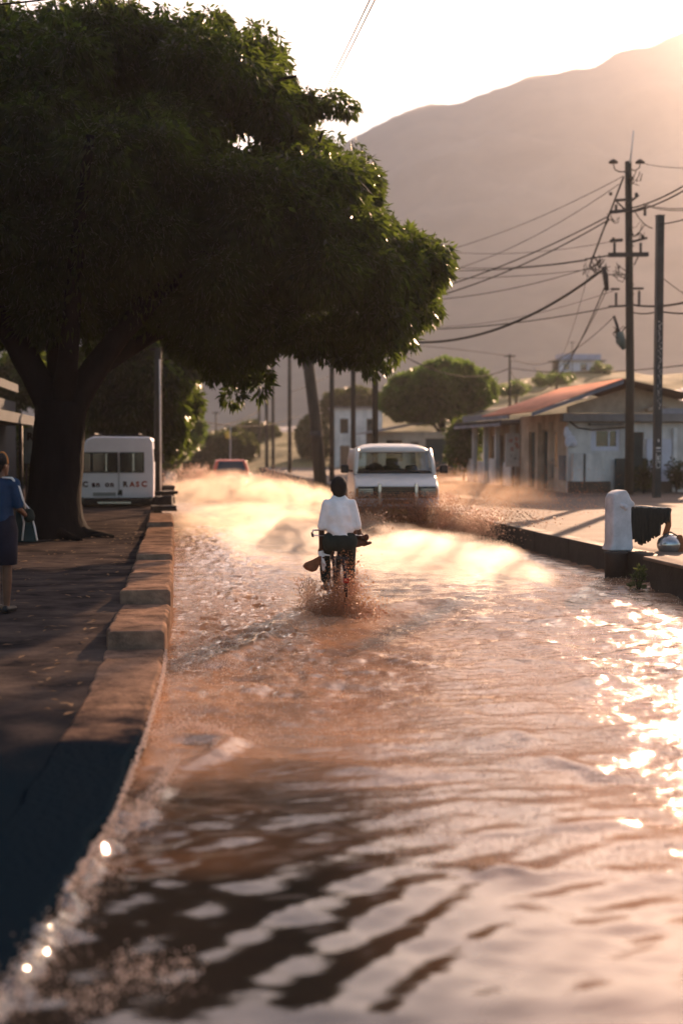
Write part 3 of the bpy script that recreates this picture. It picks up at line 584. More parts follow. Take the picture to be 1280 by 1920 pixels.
o = MB().add(vs, fs).build('cloth', mat('yellow cloth', (.62, .45, .10), .8), t, True); o.modifiers.new('s', 'SOLIDIFY').thickness = .012

def wire(a, c, sag, r, lab):
    a = Vector(a); c = Vector(c); n = 26
    pts = [a.lerp(c, i / n) - Vector((0, 0, sag * 4 * (i / n) * (1 - i / n))) for i in range(n + 1)]
    m_ = pts[0].copy(); o = MB().tube([q - m_ for q in pts], r, 6).build('overhead_wire', M_cable, None, True); o.location = m_
    tag(o, lab, 'wire', 'overhead wires')
def rp(px, z, dx=0): q = RP[px].copy(); q.z = z; q.x += dx; return q
def W_(px, py, Y=YU - .13): return P(px, py, Y)
wire(W_(1142, 404), P(703, 570, 48), .35, .022, 'upper of the two straight wires sloping left from the utility pole')
wire(W_(1142, 411), P(703, 582, 48), .45, .022, 'lower of the two straight wires sloping left from the utility pole')
wire(W_(1126, 508, YU - .3), P(703, 632, 48), 1.0, .045, 'thickest dark sagging cable left of the utility pole')
wire(W_(1148, 575), P(703, 618, 48), .25, .018, 'nearly level wire from the low crossarm to the row of poles')
wire(W_(1100, 486), P(662, 470, 54), .5, .012, 'thin level wire at the height of the wide crossarm')
wire(W_(1100, 488), P(662, 492, 54), .35, .016, 'darker thin wire just below the wide crossarm')
wire(W_(1143, 500), P(662, 512, 54), .3, .012, 'thin wire crossing between crossarm and thick cable')
wire(W_(1120, 497), P(662, 560, 54), .5, .014, 'thin wire running just above the thick sagging cable')
wire(W_(1168, 330), P(622, 500, 62), .8, .012, 'faint wire sloping from the lamp arms across the mountain')
wire(W_(1160, 345), P(622, 520, 62), 1.3, .012, 'faintest long wire below the lamp arm wire')
wire(W_(1132, 540), P(955, 692, 78), 2.4, .022, 'slack cable dropping from the cable box to the small thin pole')
wire(W_(1136, 545), P(1000, 690, 70), 1.2, .014, 'thin lead dropping beside the slack cable')
wire(P(955, 690, 78), P(662, 600, 54), 1.3, .03, 'dark cable from the small thin pole into the big tree')
wire(P(955, 668, 78), P(662, 640, 54), -.1, .016, 'light wire from the top of the small thin pole')
wire(W_(1150, 594), P(955, 668, 78), 1.0, .014, 'wire from the fuse holder to the small thin pole')
wire(W_(1168, 332), W_(1104, 500, YU - .4), .0, .03, 'steep guy wire beside the utility pole')
wire(P(955, 690, 78), P(1330, 678, 47), .35, .022, 'level cable passing above the orange roof')
wire(W_(1183, 390), P(1400, 262, 30), .25, .024, 'upper dark wire leaving the utility pole to the right')
wire(W_(1183, 398), P(1400, 272, 30), .25, .024, 'second dark wire leaving the utility pole to the right')
wire(W_(1205, 382), P(1400, 355, 30), .3, .014, 'thin level wire leaving the utility pole to the right')
wire(W_(1205, 384), P(1400, 362, 30), .3, .014, 'lower thin level wire leaving the utility pole to the right')
wire(W_(1188, 572), P(1400, 520, 34), .3, .034, 'heavy cable passing behind the steel post to the right')
wire(P(1236, 420, 40), P(1400, 350, 32), .2, .018, 'wire tied near the top of the steel post')
wire(P(1238, 584, 40), P(1400, 560, 34), .2, .026, 'cable tied halfway up the steel post')
wire(W_(1190, 398), P(1222, 428, 40), .1, .018, 'short wire joining utility pole and steel post')
wire(W_(1184, 585), P(1224, 586, 40), .05, .022, 'short level cable joining utility pole and steel post')
wire(P(1240, 520, 40), P(1400, 600, 34), .2, .014, 'thin wire sloping down right from the steel post')
wire(W_(1199, 305), P(1400, 300, 34), .2, .010, 'faint wire from the right lamp of the utility pole')
wire(W_(1150, 452), P(662, 440, 54), .6, .009, 'fine wire from the upper bracket across the mountain')
wire(W_(1150, 545), P(622, 590, 62), .9, .009, 'fine slack wire ending among the far poles')
wire(W_(1105, 500), P(1008, 690, 72), 1.6, .009, 'fine lead hanging from the tangle towards the grey roof')
wire(P(955, 676, 78), P(1072, 655, 140), .6, .014, 'fine wire between the small thin pole and the slope pole')
wire(P(560, 262, 58), P(712, -40, 17), .1, .011, 'left one of the pair of wires rising over the big tree')
wire(P(566, 262, 58), P(722, -40, 17), .1, .011, 'right one of the pair of wires rising over the big tree')
wire(P(-60, 12, 20), P(120, -6, 20), .02, .014, 'short wire crossing the top left corner of the sky')
wire(P(300, 770, 60), P(560, 780, 110), .8, .03, 'low far wire between the street tree and the poles')
wire(P(300, 800, 66), P(486, 770, 116), .6, .03, 'lowest far wire over the red car')
wire(P(543, 735, 84), P(640, 690, 100), .2, .02, 'thin branch wire beside the lone thin pole')
# ================================================================== buildings
M_wall = mat('old whitewash', (.58, .55, .50), .9, .4, 1.3, .004, 25, stretch=(1, 1, .5))
M_wall2 = mat('cream plaster', (.45, .36, .27), .9, .35, 1.2, .004, 25)
M_dado = mat('stained dado', (.07, .06, .047), .9, .5, 1.6, .004, 25)
M_lilac = mat('pale lilac paint', (.55, .54, .58), .8, .15, 1.5)
M_dark = mat('dark interior', (.018, .022, .022), .8, .4, 2)
M_teal = mat('dark green paint', (.025, .045, .042), .55, .4, 2)
M_tin = mat('corrugated iron', (.17, .17, .19), .7, .35, 1.2)
M_rust = mat('orange painted iron', (.78, .33, .20), .9, .3, .9, stretch=(1, .3, 1), spec=.05)
M_conc = mat('bare concrete', (.20, .19, .18), .9, .4, 1.4, .005, 20)
M_pane = mat('dark window glass', (.012, .02, .022), .08, .2, 2, spec=.8)
M_red = mat('faded red lettering', (.45, .10, .05), .7, .3, 9)
def wall(bm, o, du, W, H, th, opens=()):
    """a wall with real openings: o = lower corner, du = unit direction along it, opens = (u0, u1, v0, v1)"""
    o = Vector(o); du = Vector(du).normalized(); dn = Vector((du.y, -du.x, 0)); us = sorted({0, W} | {k for q in opens for k in q[:2]}); vs = sorted({0, H} | {k for q in opens for k in q[2:]})
    def solid(u, v): return 0 < u < W and 0 < v < H and not any(q[0] < u < q[1] and q[2] < v < q[3] for q in opens)
    def pt(u, v, d): return o + du * u + Vector((0, 0, v)) - dn * d
    for i in range(len(us) - 1):
        for j in range(len(vs) - 1):
            u0, u1, v0, v1 = us[i], us[i + 1], vs[j], vs[j + 1]; uc, vc = (u0 + u1) / 2, (v0 + v1) / 2
            if not solid(uc, vc): continue
            bm.add([pt(u0, v0, 0), pt(u1, v0, 0), pt(u1, v1, 0), pt(u0, v1, 0)], [(0, 1, 2, 3)]); bm.add([pt(u0, v0, th), pt(u1, v0, th), pt(u1, v1, th), pt(u0, v1, th)], [(3, 2, 1, 0)])
            for a, b_, c, d, uu, vv in ((u0, v0, u0, v1, u0 - 1e-3, vc), (u1, v1, u1, v0, u1 + 1e-3, vc), (u1, v0, u0, v0, uc, v0 - 1e-3), (u0, v1, u1, v1, uc, v1 + 1e-3)):
                if not solid(uu, vv): bm.add([pt(a, b_, 0), pt(c, d, 0), pt(c, d, th), pt(a, b_, th)], [(0, 1, 2, 3)])
    return bm
def corr(p00, p10, p11, p01, n, amp, th=.02):         # corrugated sheet, ribs running from edge 0 to edge 1
    p00, p10, p11, p01 = map(Vector, (p00, p10, p11, p01)); nn = (p10 - p00).cross(p01 - p00).normalized(); vs = []; fs = []
    k = n * 6
    for i in range(k + 1):
        t = i / k; h = nn * (amp * math.sin(2 * PI * n * t)); a = p00.lerp(p10, t); b_ = p01.lerp(p11, t); vs += [a + h, b_ + h, a + h - nn * th, b_ + h - nn * th]
    for i in range(k):
        a = i * 4; c = a + 4; fs += [(a, c, c + 1, a + 1), (a + 2, a + 3, c + 3, c + 2), (a, a + 2, c + 2, c), (a + 1, c + 1, c + 3, a + 3)]
    fs += [(0, 1, 3, 2), (k * 4, k * 4 + 2, k * 4 + 3, k * 4 + 1)]
    return MB().add(vs, fs)
# --- nearest house with the orange roof; local origin at its street corner
hx, hy = P(1064, 840, 45).x, 45.0
h = thing('house', 'low white house with an orange sheet roof and small window', 'house', (hx, hy, .38))
b = MB(); wall(b, (0, 0, 0), (1, 0, 0), 4.6, 2.55, .2, ((.85, 1.95, 1.52, 2.35), (2.15, 2.85, .02, 2.2)))
b.build('front_wall', M_wall, h)
b = MB(); wall(b, (0, 6.6, 0), (0, -1, 0), 6.4, 2.9, .2, ((1.4, 2.3, .02, 2.25), (3.3, 4.5, .02, 2.35), (5.0, 5.28, .9, 2.2)))
b.build('side_wall', M_wall2, h)
# gable over the front wall
b = MB().prism([(-.0, 0), (4.6, 0), (4.6, .35), (2.4, .95), (0, .22)], .18, Matrix(((1, 0, 0), (0, 0, 1), (0, 1, 0))), (0, .01, 2.9)); b.build('gable', M_wall2, h)
MB().box((2.05, -.14, 2.72), (4.7, .45, .30)).build('lintel_beam', M_conc, h, bevel=.02)
MB().box((1.4, -.05, 2.47), (1.3, .26, .08)).build('window_hood', M_conc, h)
w_ = MB(); wall(w_, (.85, .06, 1.52), (1, 0, 0), 1.1, .83, .06, ((.22, .98, .16, .72),)); wf = w_.build('window', M_lilac, h)
MB().box((1.45, .12, 1.96), (.80, .02, .60)).build('pane', M_pane, wf); MB().box((1.56, .095, 1.96), (.05, .03, .58)).build('mullion', M_lilac, wf)
MB().box((2.5, .14, 1.1), (.70, .05, 2.18)).build('door', M_teal, h)
MB().box((.62, -.22, .92), (1.05, .30, 1.02)).build('low_wall', M_wall, h, bevel=.012); MB().box((.5, -.385, .92), (.06, .03, 1.0)).build('drain_pipe', M_dado, h)
MB().box((.74, -.2, .2), (1.5, .36, .42)).build('plinth', M_dado, h); MB().box((2.3, -.18, .62), (1.2, .05, 1.25)).build('gate', M_teal, h, bevel=.008)
MB().box((3.4, -.06, 1.15), (.95, .1, 1.6)).build('shutter_panel', M_lilac, h); MB().box((3.4, -.07, .2), (1.0, .12, .4)).build('plinth', M_dado, h)
MB().box((3.98, -.1, 1.2), (.16, .16, 2.3)).build('downpipe', M_white, h, bevel=.03)
MB().tube([(.0, -.02, 2.62), (.35, -.03, 2.35), (.9, -.03, 2.28), (2.3, -.03, 2.38)], .03, 6).build('cable', M_cable, h, True)
b = MB(); rr = random.Random(9)
for _ in range(9): b.ell((.05 + rr.uniform(-.16, .2), -.12 + rr.uniform(-.05, .05), 2.05 + rr.uniform(-.28, .25)), (rr.uniform(.1, .17), .08, rr.uniform(.1, .2)), 8)
fuse(b, 'hanging_cloth', M_lilac, h, .03, 3)
for y, z, hh in ((.62, .9, .9), (2.0, .85, .75)): MB().box((-.02, y, z), (.05, .72 if y < 1 else .5, hh)).build('wall_panel', M_conc, h)
for y0, y1 in ((2.1, 3.3), (4.3, 5.2)): MB().box((.13, (y0 + y1) / 2, 1.15), (.05, y1 - y0 - .02, 2.2)).build('door', M_teal, h)
for y in (1.95, 3.45): MB().box((-.08, y, 1.3), (.16, .14, 2.6)).build('door_post', M_wall2, h)
MB().box((2.3, 6.5, 1.4), (4.6, .15, 2.8)).build('rear_wall', M_conc, h); MB().box((4.5, 3.3, 1.4), (.15, 6.5, 2.8)).build('party_wall', M_conc, h)
p = lambda px, py, Y: P(px, py, Y) - Vector((hx, hy, .38))
e0, r0 = p(996, 772, 43.9), p(1168, 711, 43.9); LEN = 7.4
v_ = Vector((0, LEN, -.0)); rf = corr(e0, e0 + v_, r0 + v_, r0, 26, .022); rf.build('roof', M_rust, h, True)
b2_ = r0 + Vector((3.0, 0, -.62)); corr(r0 + Vector((.02, 0, 0)), r0 + Vector((.02, 0, 0)) + v_, b2_ + v_, b2_, 26, .022).build('roof', mat('old brown sheet', (.17, .13, .105), .8, .4, 1.5), h, True)
MB().prism([(e0.x, e0.z - .16), (r0.x, r0.z - .16), (r0.x, r0.z - .03), (e0.x, e0.z - .03)], .06, Matrix(((1, 0, 0), (0, 0, 1), (0, 1, 0))), (0, e0.y - .03, 0)).build('barge_board', M_tin, h)
b = MB()
for i in range(5): b.box((3.0 + i * .22, -.3 + .05 * i, 3.05 + .06 * (i % 3)), (.36, .3, .10), m=Matrix.Rotation(.3 * (i % 3 - 1), 3, 'Y'))
b.build('broken_roof_edge', M_wall2, h)
# --- veranda house beyond it
vx, vy = hx, 52.4
h = thing('veranda_house', 'veranda house with white piers under a flat grey canopy', 'house', (vx, vy, .38))
b = MB(); wall(b, (.9, 8.2, 0), (0, -1, 0), 8.2, 2.9, .2, ((.6, 1.5, .02, 2.2), (2.2, 3.0, .8, 2.2), (3.6, 4.5, .02, 2.2), (5.2, 6.2, .02, 2.3), (6.8, 7.6, .9, 2.2))); b.build('wall', M_wall2, h)
MB().box((1.3, 4.1, 1.45), (.1, 8.1, 2.85)).build('dark_room', M_dark, h)
for y, hh in ((.3, 1.0), (2.9, 1.15), (5.0, 1.0), (7.2, 1.1)):
    MB().box((0, y, 1.3), (.22, .22, 2.6)).build('pier', M_wall, h, bevel=.015); MB().box((0, y + .78, hh / 2), (.14, 1.1, hh)).build('parapet', M_wall, h, bevel=.015)
MB().box((.5, 4.0, 2.72), (2.5, 8.9, .14)).build('canopy', M_conc, h, bevel=.02)
MB().box((-.72, 4.0, 2.66), (.06, 8.9, .26)).build('fascia', M_tin, h)
corr((-.35, -.2, 3.0), (-.35, 8.4, 3.0), (3.2, 8.4, 3.75), (3.2, -.2, 3.75), 24, .02).build('roof', M_tin, h, True); MB().box((-.3, 4.1, 3.0), (.08, 8.5, .3)).build('gutter', M_tin, h)
MB().box((1.9, -.1, 1.4), (2.2, .15, 2.8)).build('end_wall', M_wall2, h)
sgn = thing('signboard', 'white signboard with red painted flowers under the veranda canopy', 'sign', (P(962, 875, 52.0).x, 52.0, .38)); zz = lambda y: (840 - y) / 2400 * 52 + 2 - .38
MB().box((0, 0, (zz(812) + zz(876)) / 2), (.70, .05, zz(812) - zz(876))).build('board', M_wall, sgn, bevel=.008)
b = MB(); rr = random.Random(4)
for cx, cz in ((-.12, zz(826)), (.12, zz(822)), (.16, zz(838)), (-.06, zz(842)), (.1, zz(832))):
    for k in range(5):
        a = k * 1.256 + rr.uniform(0, 1); b.ell((cx + .055 * math.cos(a), -.028, cz + .055 * math.sin(a)), (.035, .006, .024), 8, Matrix.Rotation(-a, 3, 'Y'))
b.build('painted_flowers', M_red, sgn, True)
b = MB()
for i in range(9): b.box((rr.uniform(-.15, .25), -.028, zz(858) + rr.uniform(-.1, .12)), (rr.uniform(.03, .09), .006, .02))
b.build('painted_script', M_dado, sgn); MB().box((0, .05, .45), (.08, .08, .9)).build('stand', M_dado, sgn)
# --- house at the right edge
cx_, cy_ = P(1196, 840, 45.6).x, 45.6
h = thing('house', 'blue grey roofed house with pale door at the right edge', 'house', (cx_ + .9, cy_, .38))
b = MB(); wall(b, (0, 0, 0), (1, 0, 0), 7.5, 2.9, .2, ((.25, .8, .5, 2.4), (1.3, 2.5, .02, 2.5), (4, 5, 1, 2.2))); b.build('front_wall', M_dado, h)
MB().box((1.95, .1, 1.4), (.95, .06, 2.0)).build('door', M_lilac, h); MB().box((1.38, .02, 1.05), (.26, .2, 1.25)).build('door_pillar', M_white, h, bevel=.01)
MB().box((.5, .12, 1.45), (.5, .03, 1.85)).build('pane', M_pane, h); MB().box((4.5, .12, 1.6), (1, .03, 1.2)).build('pane', M_pane, h)
MB().box((.85, -.04, 1.5), (.1, .1, 2.8)).build('downpipe', M_tin, h)
q0 = P(1205, 760, 44.6) - Vector(h.location); q1 = P(1300, 752, 44.6) - Vector(h.location)
corr((-.3, -.9, 3.0), (7.8, -.9, 3.0), (7.8, 4.6, 5.0), (-.3, 4.6, 3.5), 26, .02).build('roof', M_tin, h, True); MB().box((3.6, -.92, 2.93), (8.1, .06, .26)).build('fascia', mat('blue grey board', (.28, .29, .33), .7), h)
MB().box((3.5, 4.9, 1.4), (7.4, .15, 2.9)).build('rear_wall', M_conc, h); b = MB(); wall(b, (0, 5, 0), (0, -1, 0), 4.95, 2.9, .15); b.build('side_wall', M_dado, h)
b = MB(); b.box((-.5, .1, .6), (.5, .5, .35)); b.build('planter', M_dado, h, bevel=.02)
# --- low grey garage house behind the van
gx_ = P(745, 840, 76).x
h = thing('garage_house', 'low grey house with a dark garage opening and pale pier', 'house', (gx_, 76, .38))
b = MB(); wall(b, (-1.2, 0, 0), (1, 0, 0), 6.4, 2.6, .2, ((.5, 1.5, .8, 2.1), (2.0, 2.5, .02, 2.0), (2.9, 4.9, .02, 2.2))); b.build('wall', M_wall2, h)
MB().box((2.7, .14, 1.1), (1.9, .06, 2.15)).build('garage_door', M_teal, h); MB().box((-.2, .1, 1.45), (.98, .04, 1.28)).build('pane', M_pane, h)
MB().box((3.95, -.3, 1.25), (.34, .34, 2.5)).build('pier', M_wall, h, bevel=.02)
corr((-1.8, -1.0, 2.5), (-1.8, 6, 2.5), (6.8, 6, 4.1), (6.8, -1.0, 4.1), 22, .02).build('roof', M_conc, h, True); MB().box((2.2, 5.5, 1.3), (6.6, .2, 2.6)).build('rear_wall', M_conc, h)
# --- white two storey building and far shed
wx = P(628, 840, 104).x
h = thing('white_building', 'white two storey building behind the row of poles', 'building', (wx, 104, .2))
b = MB(); wall(b, (0, 0, 0), (1, 0, 0), 3.9, 5.0, .2, ((.4, 1.2, .1, 2.0), (1.6, 2.2, .9, 2.0), (.4, 1.1, 3.0, 4.2), (2.6, 3.4, 3.0, 4.2))); b.build('wall', M_wall, h)
for x, z in ((.8, 1.05), (1.9, 1.45), (.75, 3.6), (3.0, 3.6)): MB().box((x, .12, z), (.85, .03, 1.9 if z == 1.05 else 1.25)).build('pane', M_pane, h)
MB().box((1.95, 1.5, 5.08), (4.3, 3.4, .16)).build('roof', M_conc, h); b = MB(); wall(b, (0, 3, 0), (0, -1, 0), 2.95, 5, .2); wall(b, (3.9, .02, 0), (0, 1, 0), 2.95, 5, .2); b.build('side_wall', M_wall, h)
sx_ = P(468, 840, 140).x
h = thing('far_shed', 'long pale shed with dark doors at the end of the road', 'shed', (sx_, 140, 0))
b = MB(); wall(b, (0, 0, 0), (1, 0, 0), 9.5, 3.4, .2, ((.6, 2.4, .02, 1.5), (3.2, 5, .02, 1.5), (6.0, 8.6, .02, 1.5))); b.build('wall', M_wall, h); MB().box((4.7, .5, .8), (9.2, .1, 1.6)).build('door', M_dark, h)
corr((-.4, -.6, 3.35), (9.9, -.6, 3.35), (9.9, 5, 4.4), (-.4, 5, 4.4), 24, .03).build('roof', M_tin, h, True); MB().box((4.75, 5, 1.7), (9.5, .2, 3.4)).build('rear_wall', M_conc, h)
gx2 = P(1048, 694, 150)
h = thing('hillside_house', 'flat roofed pale blue house on the slope above the orange roof', 'house', gx2)
b = MB(); wall(b, (0, 0, -1.2), (1, 0, 0), 4.6, 2.3, .2, ((.5, 1.3, 1.2, 2.0), (2.6, 3.4, 1.2, 2.0))); b.build('wall', M_lilac, h); MB().box((2.4, .3, .5), (4.4, .05, .9)).build('pane', M_pane, h)
MB().box((2.6, 1.4, 1.18), (6.2, 3.6, .16)).build('roof', M_conc, h); MB().box((2.7, 1.2, 1.6), (4.9, 2.6, .7)).build('parapet', mat('blue wash', (.30, .33, .42), .8), h); MB().box((2.3, 2.9, .2), (4.6, .2, 2.0)).build('rear_wall', M_conc, h)
# --- shaded shop on the left
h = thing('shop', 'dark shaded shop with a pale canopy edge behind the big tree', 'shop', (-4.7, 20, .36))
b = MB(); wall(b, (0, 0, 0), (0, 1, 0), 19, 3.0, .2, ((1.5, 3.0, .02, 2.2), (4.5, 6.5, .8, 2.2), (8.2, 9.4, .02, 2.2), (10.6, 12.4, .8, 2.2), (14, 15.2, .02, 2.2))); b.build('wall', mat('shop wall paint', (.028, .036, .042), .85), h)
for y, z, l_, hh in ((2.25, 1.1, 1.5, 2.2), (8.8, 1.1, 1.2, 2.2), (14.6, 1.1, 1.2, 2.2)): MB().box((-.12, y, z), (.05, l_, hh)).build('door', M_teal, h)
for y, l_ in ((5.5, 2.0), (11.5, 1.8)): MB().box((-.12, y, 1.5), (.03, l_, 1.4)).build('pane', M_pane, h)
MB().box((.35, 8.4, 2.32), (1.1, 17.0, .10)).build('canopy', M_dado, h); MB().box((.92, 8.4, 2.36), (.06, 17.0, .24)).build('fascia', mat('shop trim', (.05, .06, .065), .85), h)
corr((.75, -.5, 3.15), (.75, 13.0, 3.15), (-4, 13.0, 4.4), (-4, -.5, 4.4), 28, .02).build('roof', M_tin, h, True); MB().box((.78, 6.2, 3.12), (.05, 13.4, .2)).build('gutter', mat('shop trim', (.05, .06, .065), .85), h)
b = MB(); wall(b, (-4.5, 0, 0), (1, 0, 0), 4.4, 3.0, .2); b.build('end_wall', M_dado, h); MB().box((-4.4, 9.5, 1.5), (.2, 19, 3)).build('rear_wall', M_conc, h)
for y in (3.5, 7.4, 12.9, 16.5): MB().tube([(.85, y, 0), (.85, y, 2.3)], .05, 8).build('canopy_post', M_iron, h, True)
sg = P(70, 840, 35.6)
s_ = thing('shop_sign', 'dim blue sign panel with dark lettering beside the tree trunk', 'sign', (sg.x, 35.6, .36)); sz = lambda y: (840 - y) / 2400 * 35.6 + 2 - .36
MB().box((0, 0, (sz(803) + sz(868)) / 2), (.68, .06, sz(803) - sz(868))).build('panel', mat('dull blue board', (.13, .17, .18), .7), s_)
text_mb('R.SO', .27, Matrix(((1, 0, 0), (0, 0, -1), (0, 1, 0))), (.02, -.034, sz(825))).build('lettering', M_dark, s_)
for x in (-.3, .3): MB().tube([(x, .06, -.02), (x, .06, sz(805))], .03, 8).build('leg', M_iron, s_, True)
# ================================================================== vehicles
M_paint = mat('dusty white paint', (.74, .71, .67), .32, .12, 1.5, spec=.5)
M_blk = mat('black plastic', (.015, .015, .016), .45, .2, 5)
M_tyre = mat('tyre rubber', (.018, .017, .016), .8, .3, 8)
M_chr = mat('dull chrome', (.55, .54, .52), .25, .2, 6, metal=.9)
M_amber = mat('amber lens', (.55, .22, .04), .2, .1, 5); M_redl = mat('red lens', (.35, .02, .015), .2, .1, 5)
M_glass = glassmat('clear car glass'); M_lens = mat('headlamp lens', (.10, .095, .08), .15, .2, 9, spec=.6)
M_seat = mat('dark seat cloth', (.02, .022, .022), .9, .2, 5)
XZ = Matrix(((1, 0, 0), (0, 0, 1), (0, 1, 0)))        # prism in x-z, running along y
YZ = Matrix(((0, 0, 1), (1, 0, 0), (0, 1, 0)))        # prism in y-z, running along x
def wheel(parent, c, r=.33, w=.2):
    m = Matrix.Rotation(PI / 2, 3, 'Y'); o = MB().lathe([(r * .62, -w / 2), (r * .9, -w / 2), (r, -w * .3), (r, w * .3), (r * .9, w / 2), (r * .62, w / 2)], c, 24, m).build('wheel', M_tyre, parent, True)
    MB().lathe([(r * .2, -w * .46), (r * .6, -w * .5), (r * .62, 0), (r * .6, w * .5), (r * .2, w * .46)], c, 20, m).build('rim', M_chr, o, True)
# --- white van coming through the water
ct = P(744, 840, 29); vn = thing('van', 'white van driving through the flood towards the camera', 'van', (ct.x, 29, -.02), R(-5.5))
body = MB().prism([(.04, .30), (0, .62), (.01, 1.08), (.09, 1.17), (.40, 1.30), (.78, 1.42), (4.45, 1.44), (4.5, .9), (4.42, .30)], 1.94, YZ, (-.97, 0, 0)).build('body', M_paint, vn, bevel=.06, seg=3)
# roof, a crowned shell
vs = []; fs = []; nx, ny = 13, 17
for j in range(ny):
    for i in range(nx):
        u = i / (nx - 1) * 2 - 1; v = j / (ny - 1); y = 1.10 + v * 3.2; e = (1 - abs(u) ** 5) * (1 - abs(2 * v - 1) ** 6); vs.append((u * .885, y + (.06 * (1 - u * u) * (-1 if v < .5 else 1)) * (1 if v in (0, 1) else 0), 1.965 + .165 * e))
for j in range(ny - 1):
    for i in range(nx - 1): fs.append((j * nx + i, j * nx + i + 1, (j + 1) * nx + i + 1, (j + 1) * nx + i))
rf = MB().add(vs, fs).build('roof', M_paint, vn, True); so_ = rf.modifiers.new('s', 'SOLIDIFY'); so_.thickness = .05; so_.offset = -1
for s in (-1, 1):
    for (y0, y1, w_) in ((.78, 1.16, .06), (2.15, 2.2, .06), (3.3, 3.3, .06), (4.38, 4.24, .07)):
        MB().tube([(s * .93, y0, 1.40), (s * .90, (y0 + y1) / 2, 1.70), (s * .855, y1, 1.985)], w_, 6).build('pillar', M_paint, vn, True)
    for a, c in ((.86, 2.1), (2.26, 3.22), (3.38, 4.3)):
        d = .33 if a < 1 else 0
        MB().add([(s * .925, a, 1.42), (s * .925, c, 1.42), (s * .862, c - (.05 if c > 4 else 0), 1.965), (s * .862, a + d, 1.965)], [(0, 1, 2, 3)]).build('side_glass', M_glass, vn)
ws = MB().add([(-.90, .80, 1.435), (.90, .80, 1.435), (.84, 1.15, 1.965), (-.84, 1.15, 1.965)], [(0, 1, 2, 3)]).build('windscreen', M_glass, vn)
MB().add([(-.88, 4.37, 1.435), (.88, 4.37, 1.435), (.83, 4.25, 1.965), (-.83, 4.25, 1.965)], [(3, 2, 1, 0)]).build('rear_glass', M_glass, vn)
b = MB(); b.tube([(-.90, .79, 1.44), (.90, .79, 1.44)], .018, 6).tube([(-.845, 1.145, 1.962), (.845, 1.145, 1.962)], .016, 6)
for s in (-1, 1): b.tube([(s * .885, .79, 1.44), (s * .83, 1.145, 1.962)], .014, 6)
b.build('windscreen_seal', M_blk, ws)
for x0, x1 in ((-.35, -.8), (.45, .02)): MB().tube([(x0, .775, 1.45), ((x0 + x1) / 2, .80, 1.50), (x1, .86, 1.565)], .009, 5).build('wiper', M_blk, ws)
MB().box((0, 1.05, 1.46), (1.7, .5, .06)).build('dashboard', M_blk, vn, bevel=.02)
MB().lathe([(.18, -.012), (.20, 0), (.18, .012), (.165, 0), (.18, -.012)], (-.42, 1.38, 1.5), 20, Matrix.Rotation(-1.0, 3, 'X')).build('steering_wheel', M_blk, vn, True)
for x in (-.48, .02, .5):
    st = MB(); dz = 0 if abs(x) < .1 else -.17; st.box((x, 1.95, 1.35 + dz), (.44, .14, .5)); o = st.build('seat', M_seat, vn, bevel=.06, seg=3); MB().box((x, 1.95, 1.66 + dz), (.30 if x else .34, .1, .22)).build('headrest', M_seat, o, bevel=.045, seg=3)
MB().box((0, 3.3, 1.32), (1.6, .14, .35)).build('rear_bench', M_seat, vn, bevel=.05)
# front face
gr = MB().box((.0, -.004, 1.0), (1.80, .05, .27)).build('grille', M_blk, vn, bevel=.012); b = MB()
for k in range(5): b.box((0, -.034, .895 + k * .053), (1.02, .022, .014))
b.build('slats', mat('dull bronze slat', (.22, .15, .09), .4, .3, 8, metal=.6), gr)
for x in (-.72, .72):
    hl = MB().box((x, -.03, 1.0), (.36, .04, .20)).build('headlight', M_lens, vn, bevel=.015); b = MB()
    for k in range(4): b.box((x, -.053, .93 + k * .047), (.35, .008, .008))
    b.build('lens_ribs', M_chr, hl)
for x in (-.905, .905): MB().box((x, -.01, 1.0), (.06, .06, .2)).build('indicator', M_amber, vn, bevel=.01)
for x in (-.40, .44): MB().box((x, -.075, .93), (.085, .06, .56)).build('guard_bar', M_chr, vn, bevel=.02)
MB().box((0, -.06, .58), (1.98, .16, .22)).build('bumper', mat('grey bumper', (.18, .17, .16), .5, .3, 4), vn, bevel=.04, seg=3)
pl = MB().box((0, -.15, .57), (.46, .02, .12)).build('number_plate', mat('number plate yellow', (.55, .42, .12), .5), vn)
MB().box((0, -.01, .40), (1.5, .05, .16)).build('valance', M_blk, vn)
MB().box((.02, -.02, .79), (.7, .02, .10)).build('air_intake', M_blk, vn)
for s in (-1, 1):
    ml = MB().tube([(s * .95, .9, 1.47), (s * 1.1, .86, 1.5)], .02, 6).build('mirror', M_blk, vn, True); MB().box((s * 1.17, .85, 1.53), (.19, .12, .20)).build('mirror_housing', M_blk, ml, bevel=.035, seg=3)
    wheel(vn, (s * .87, .85, .33)); wheel(vn, (s * .87, 3.6, .33))
    for y in (.85, 3.6):
        MB().tube([(s * .975, y + .4 * math.cos(a), .33 + .4 * math.sin(a)) for a in np.linspace(0, PI, 12)], .03, 6).build('wheel_arch', M_blk, vn, True)
    MB().box((s * .98, 1.5, .95), (.012, .14, .03)).build('door_handle', M_chr, vn)
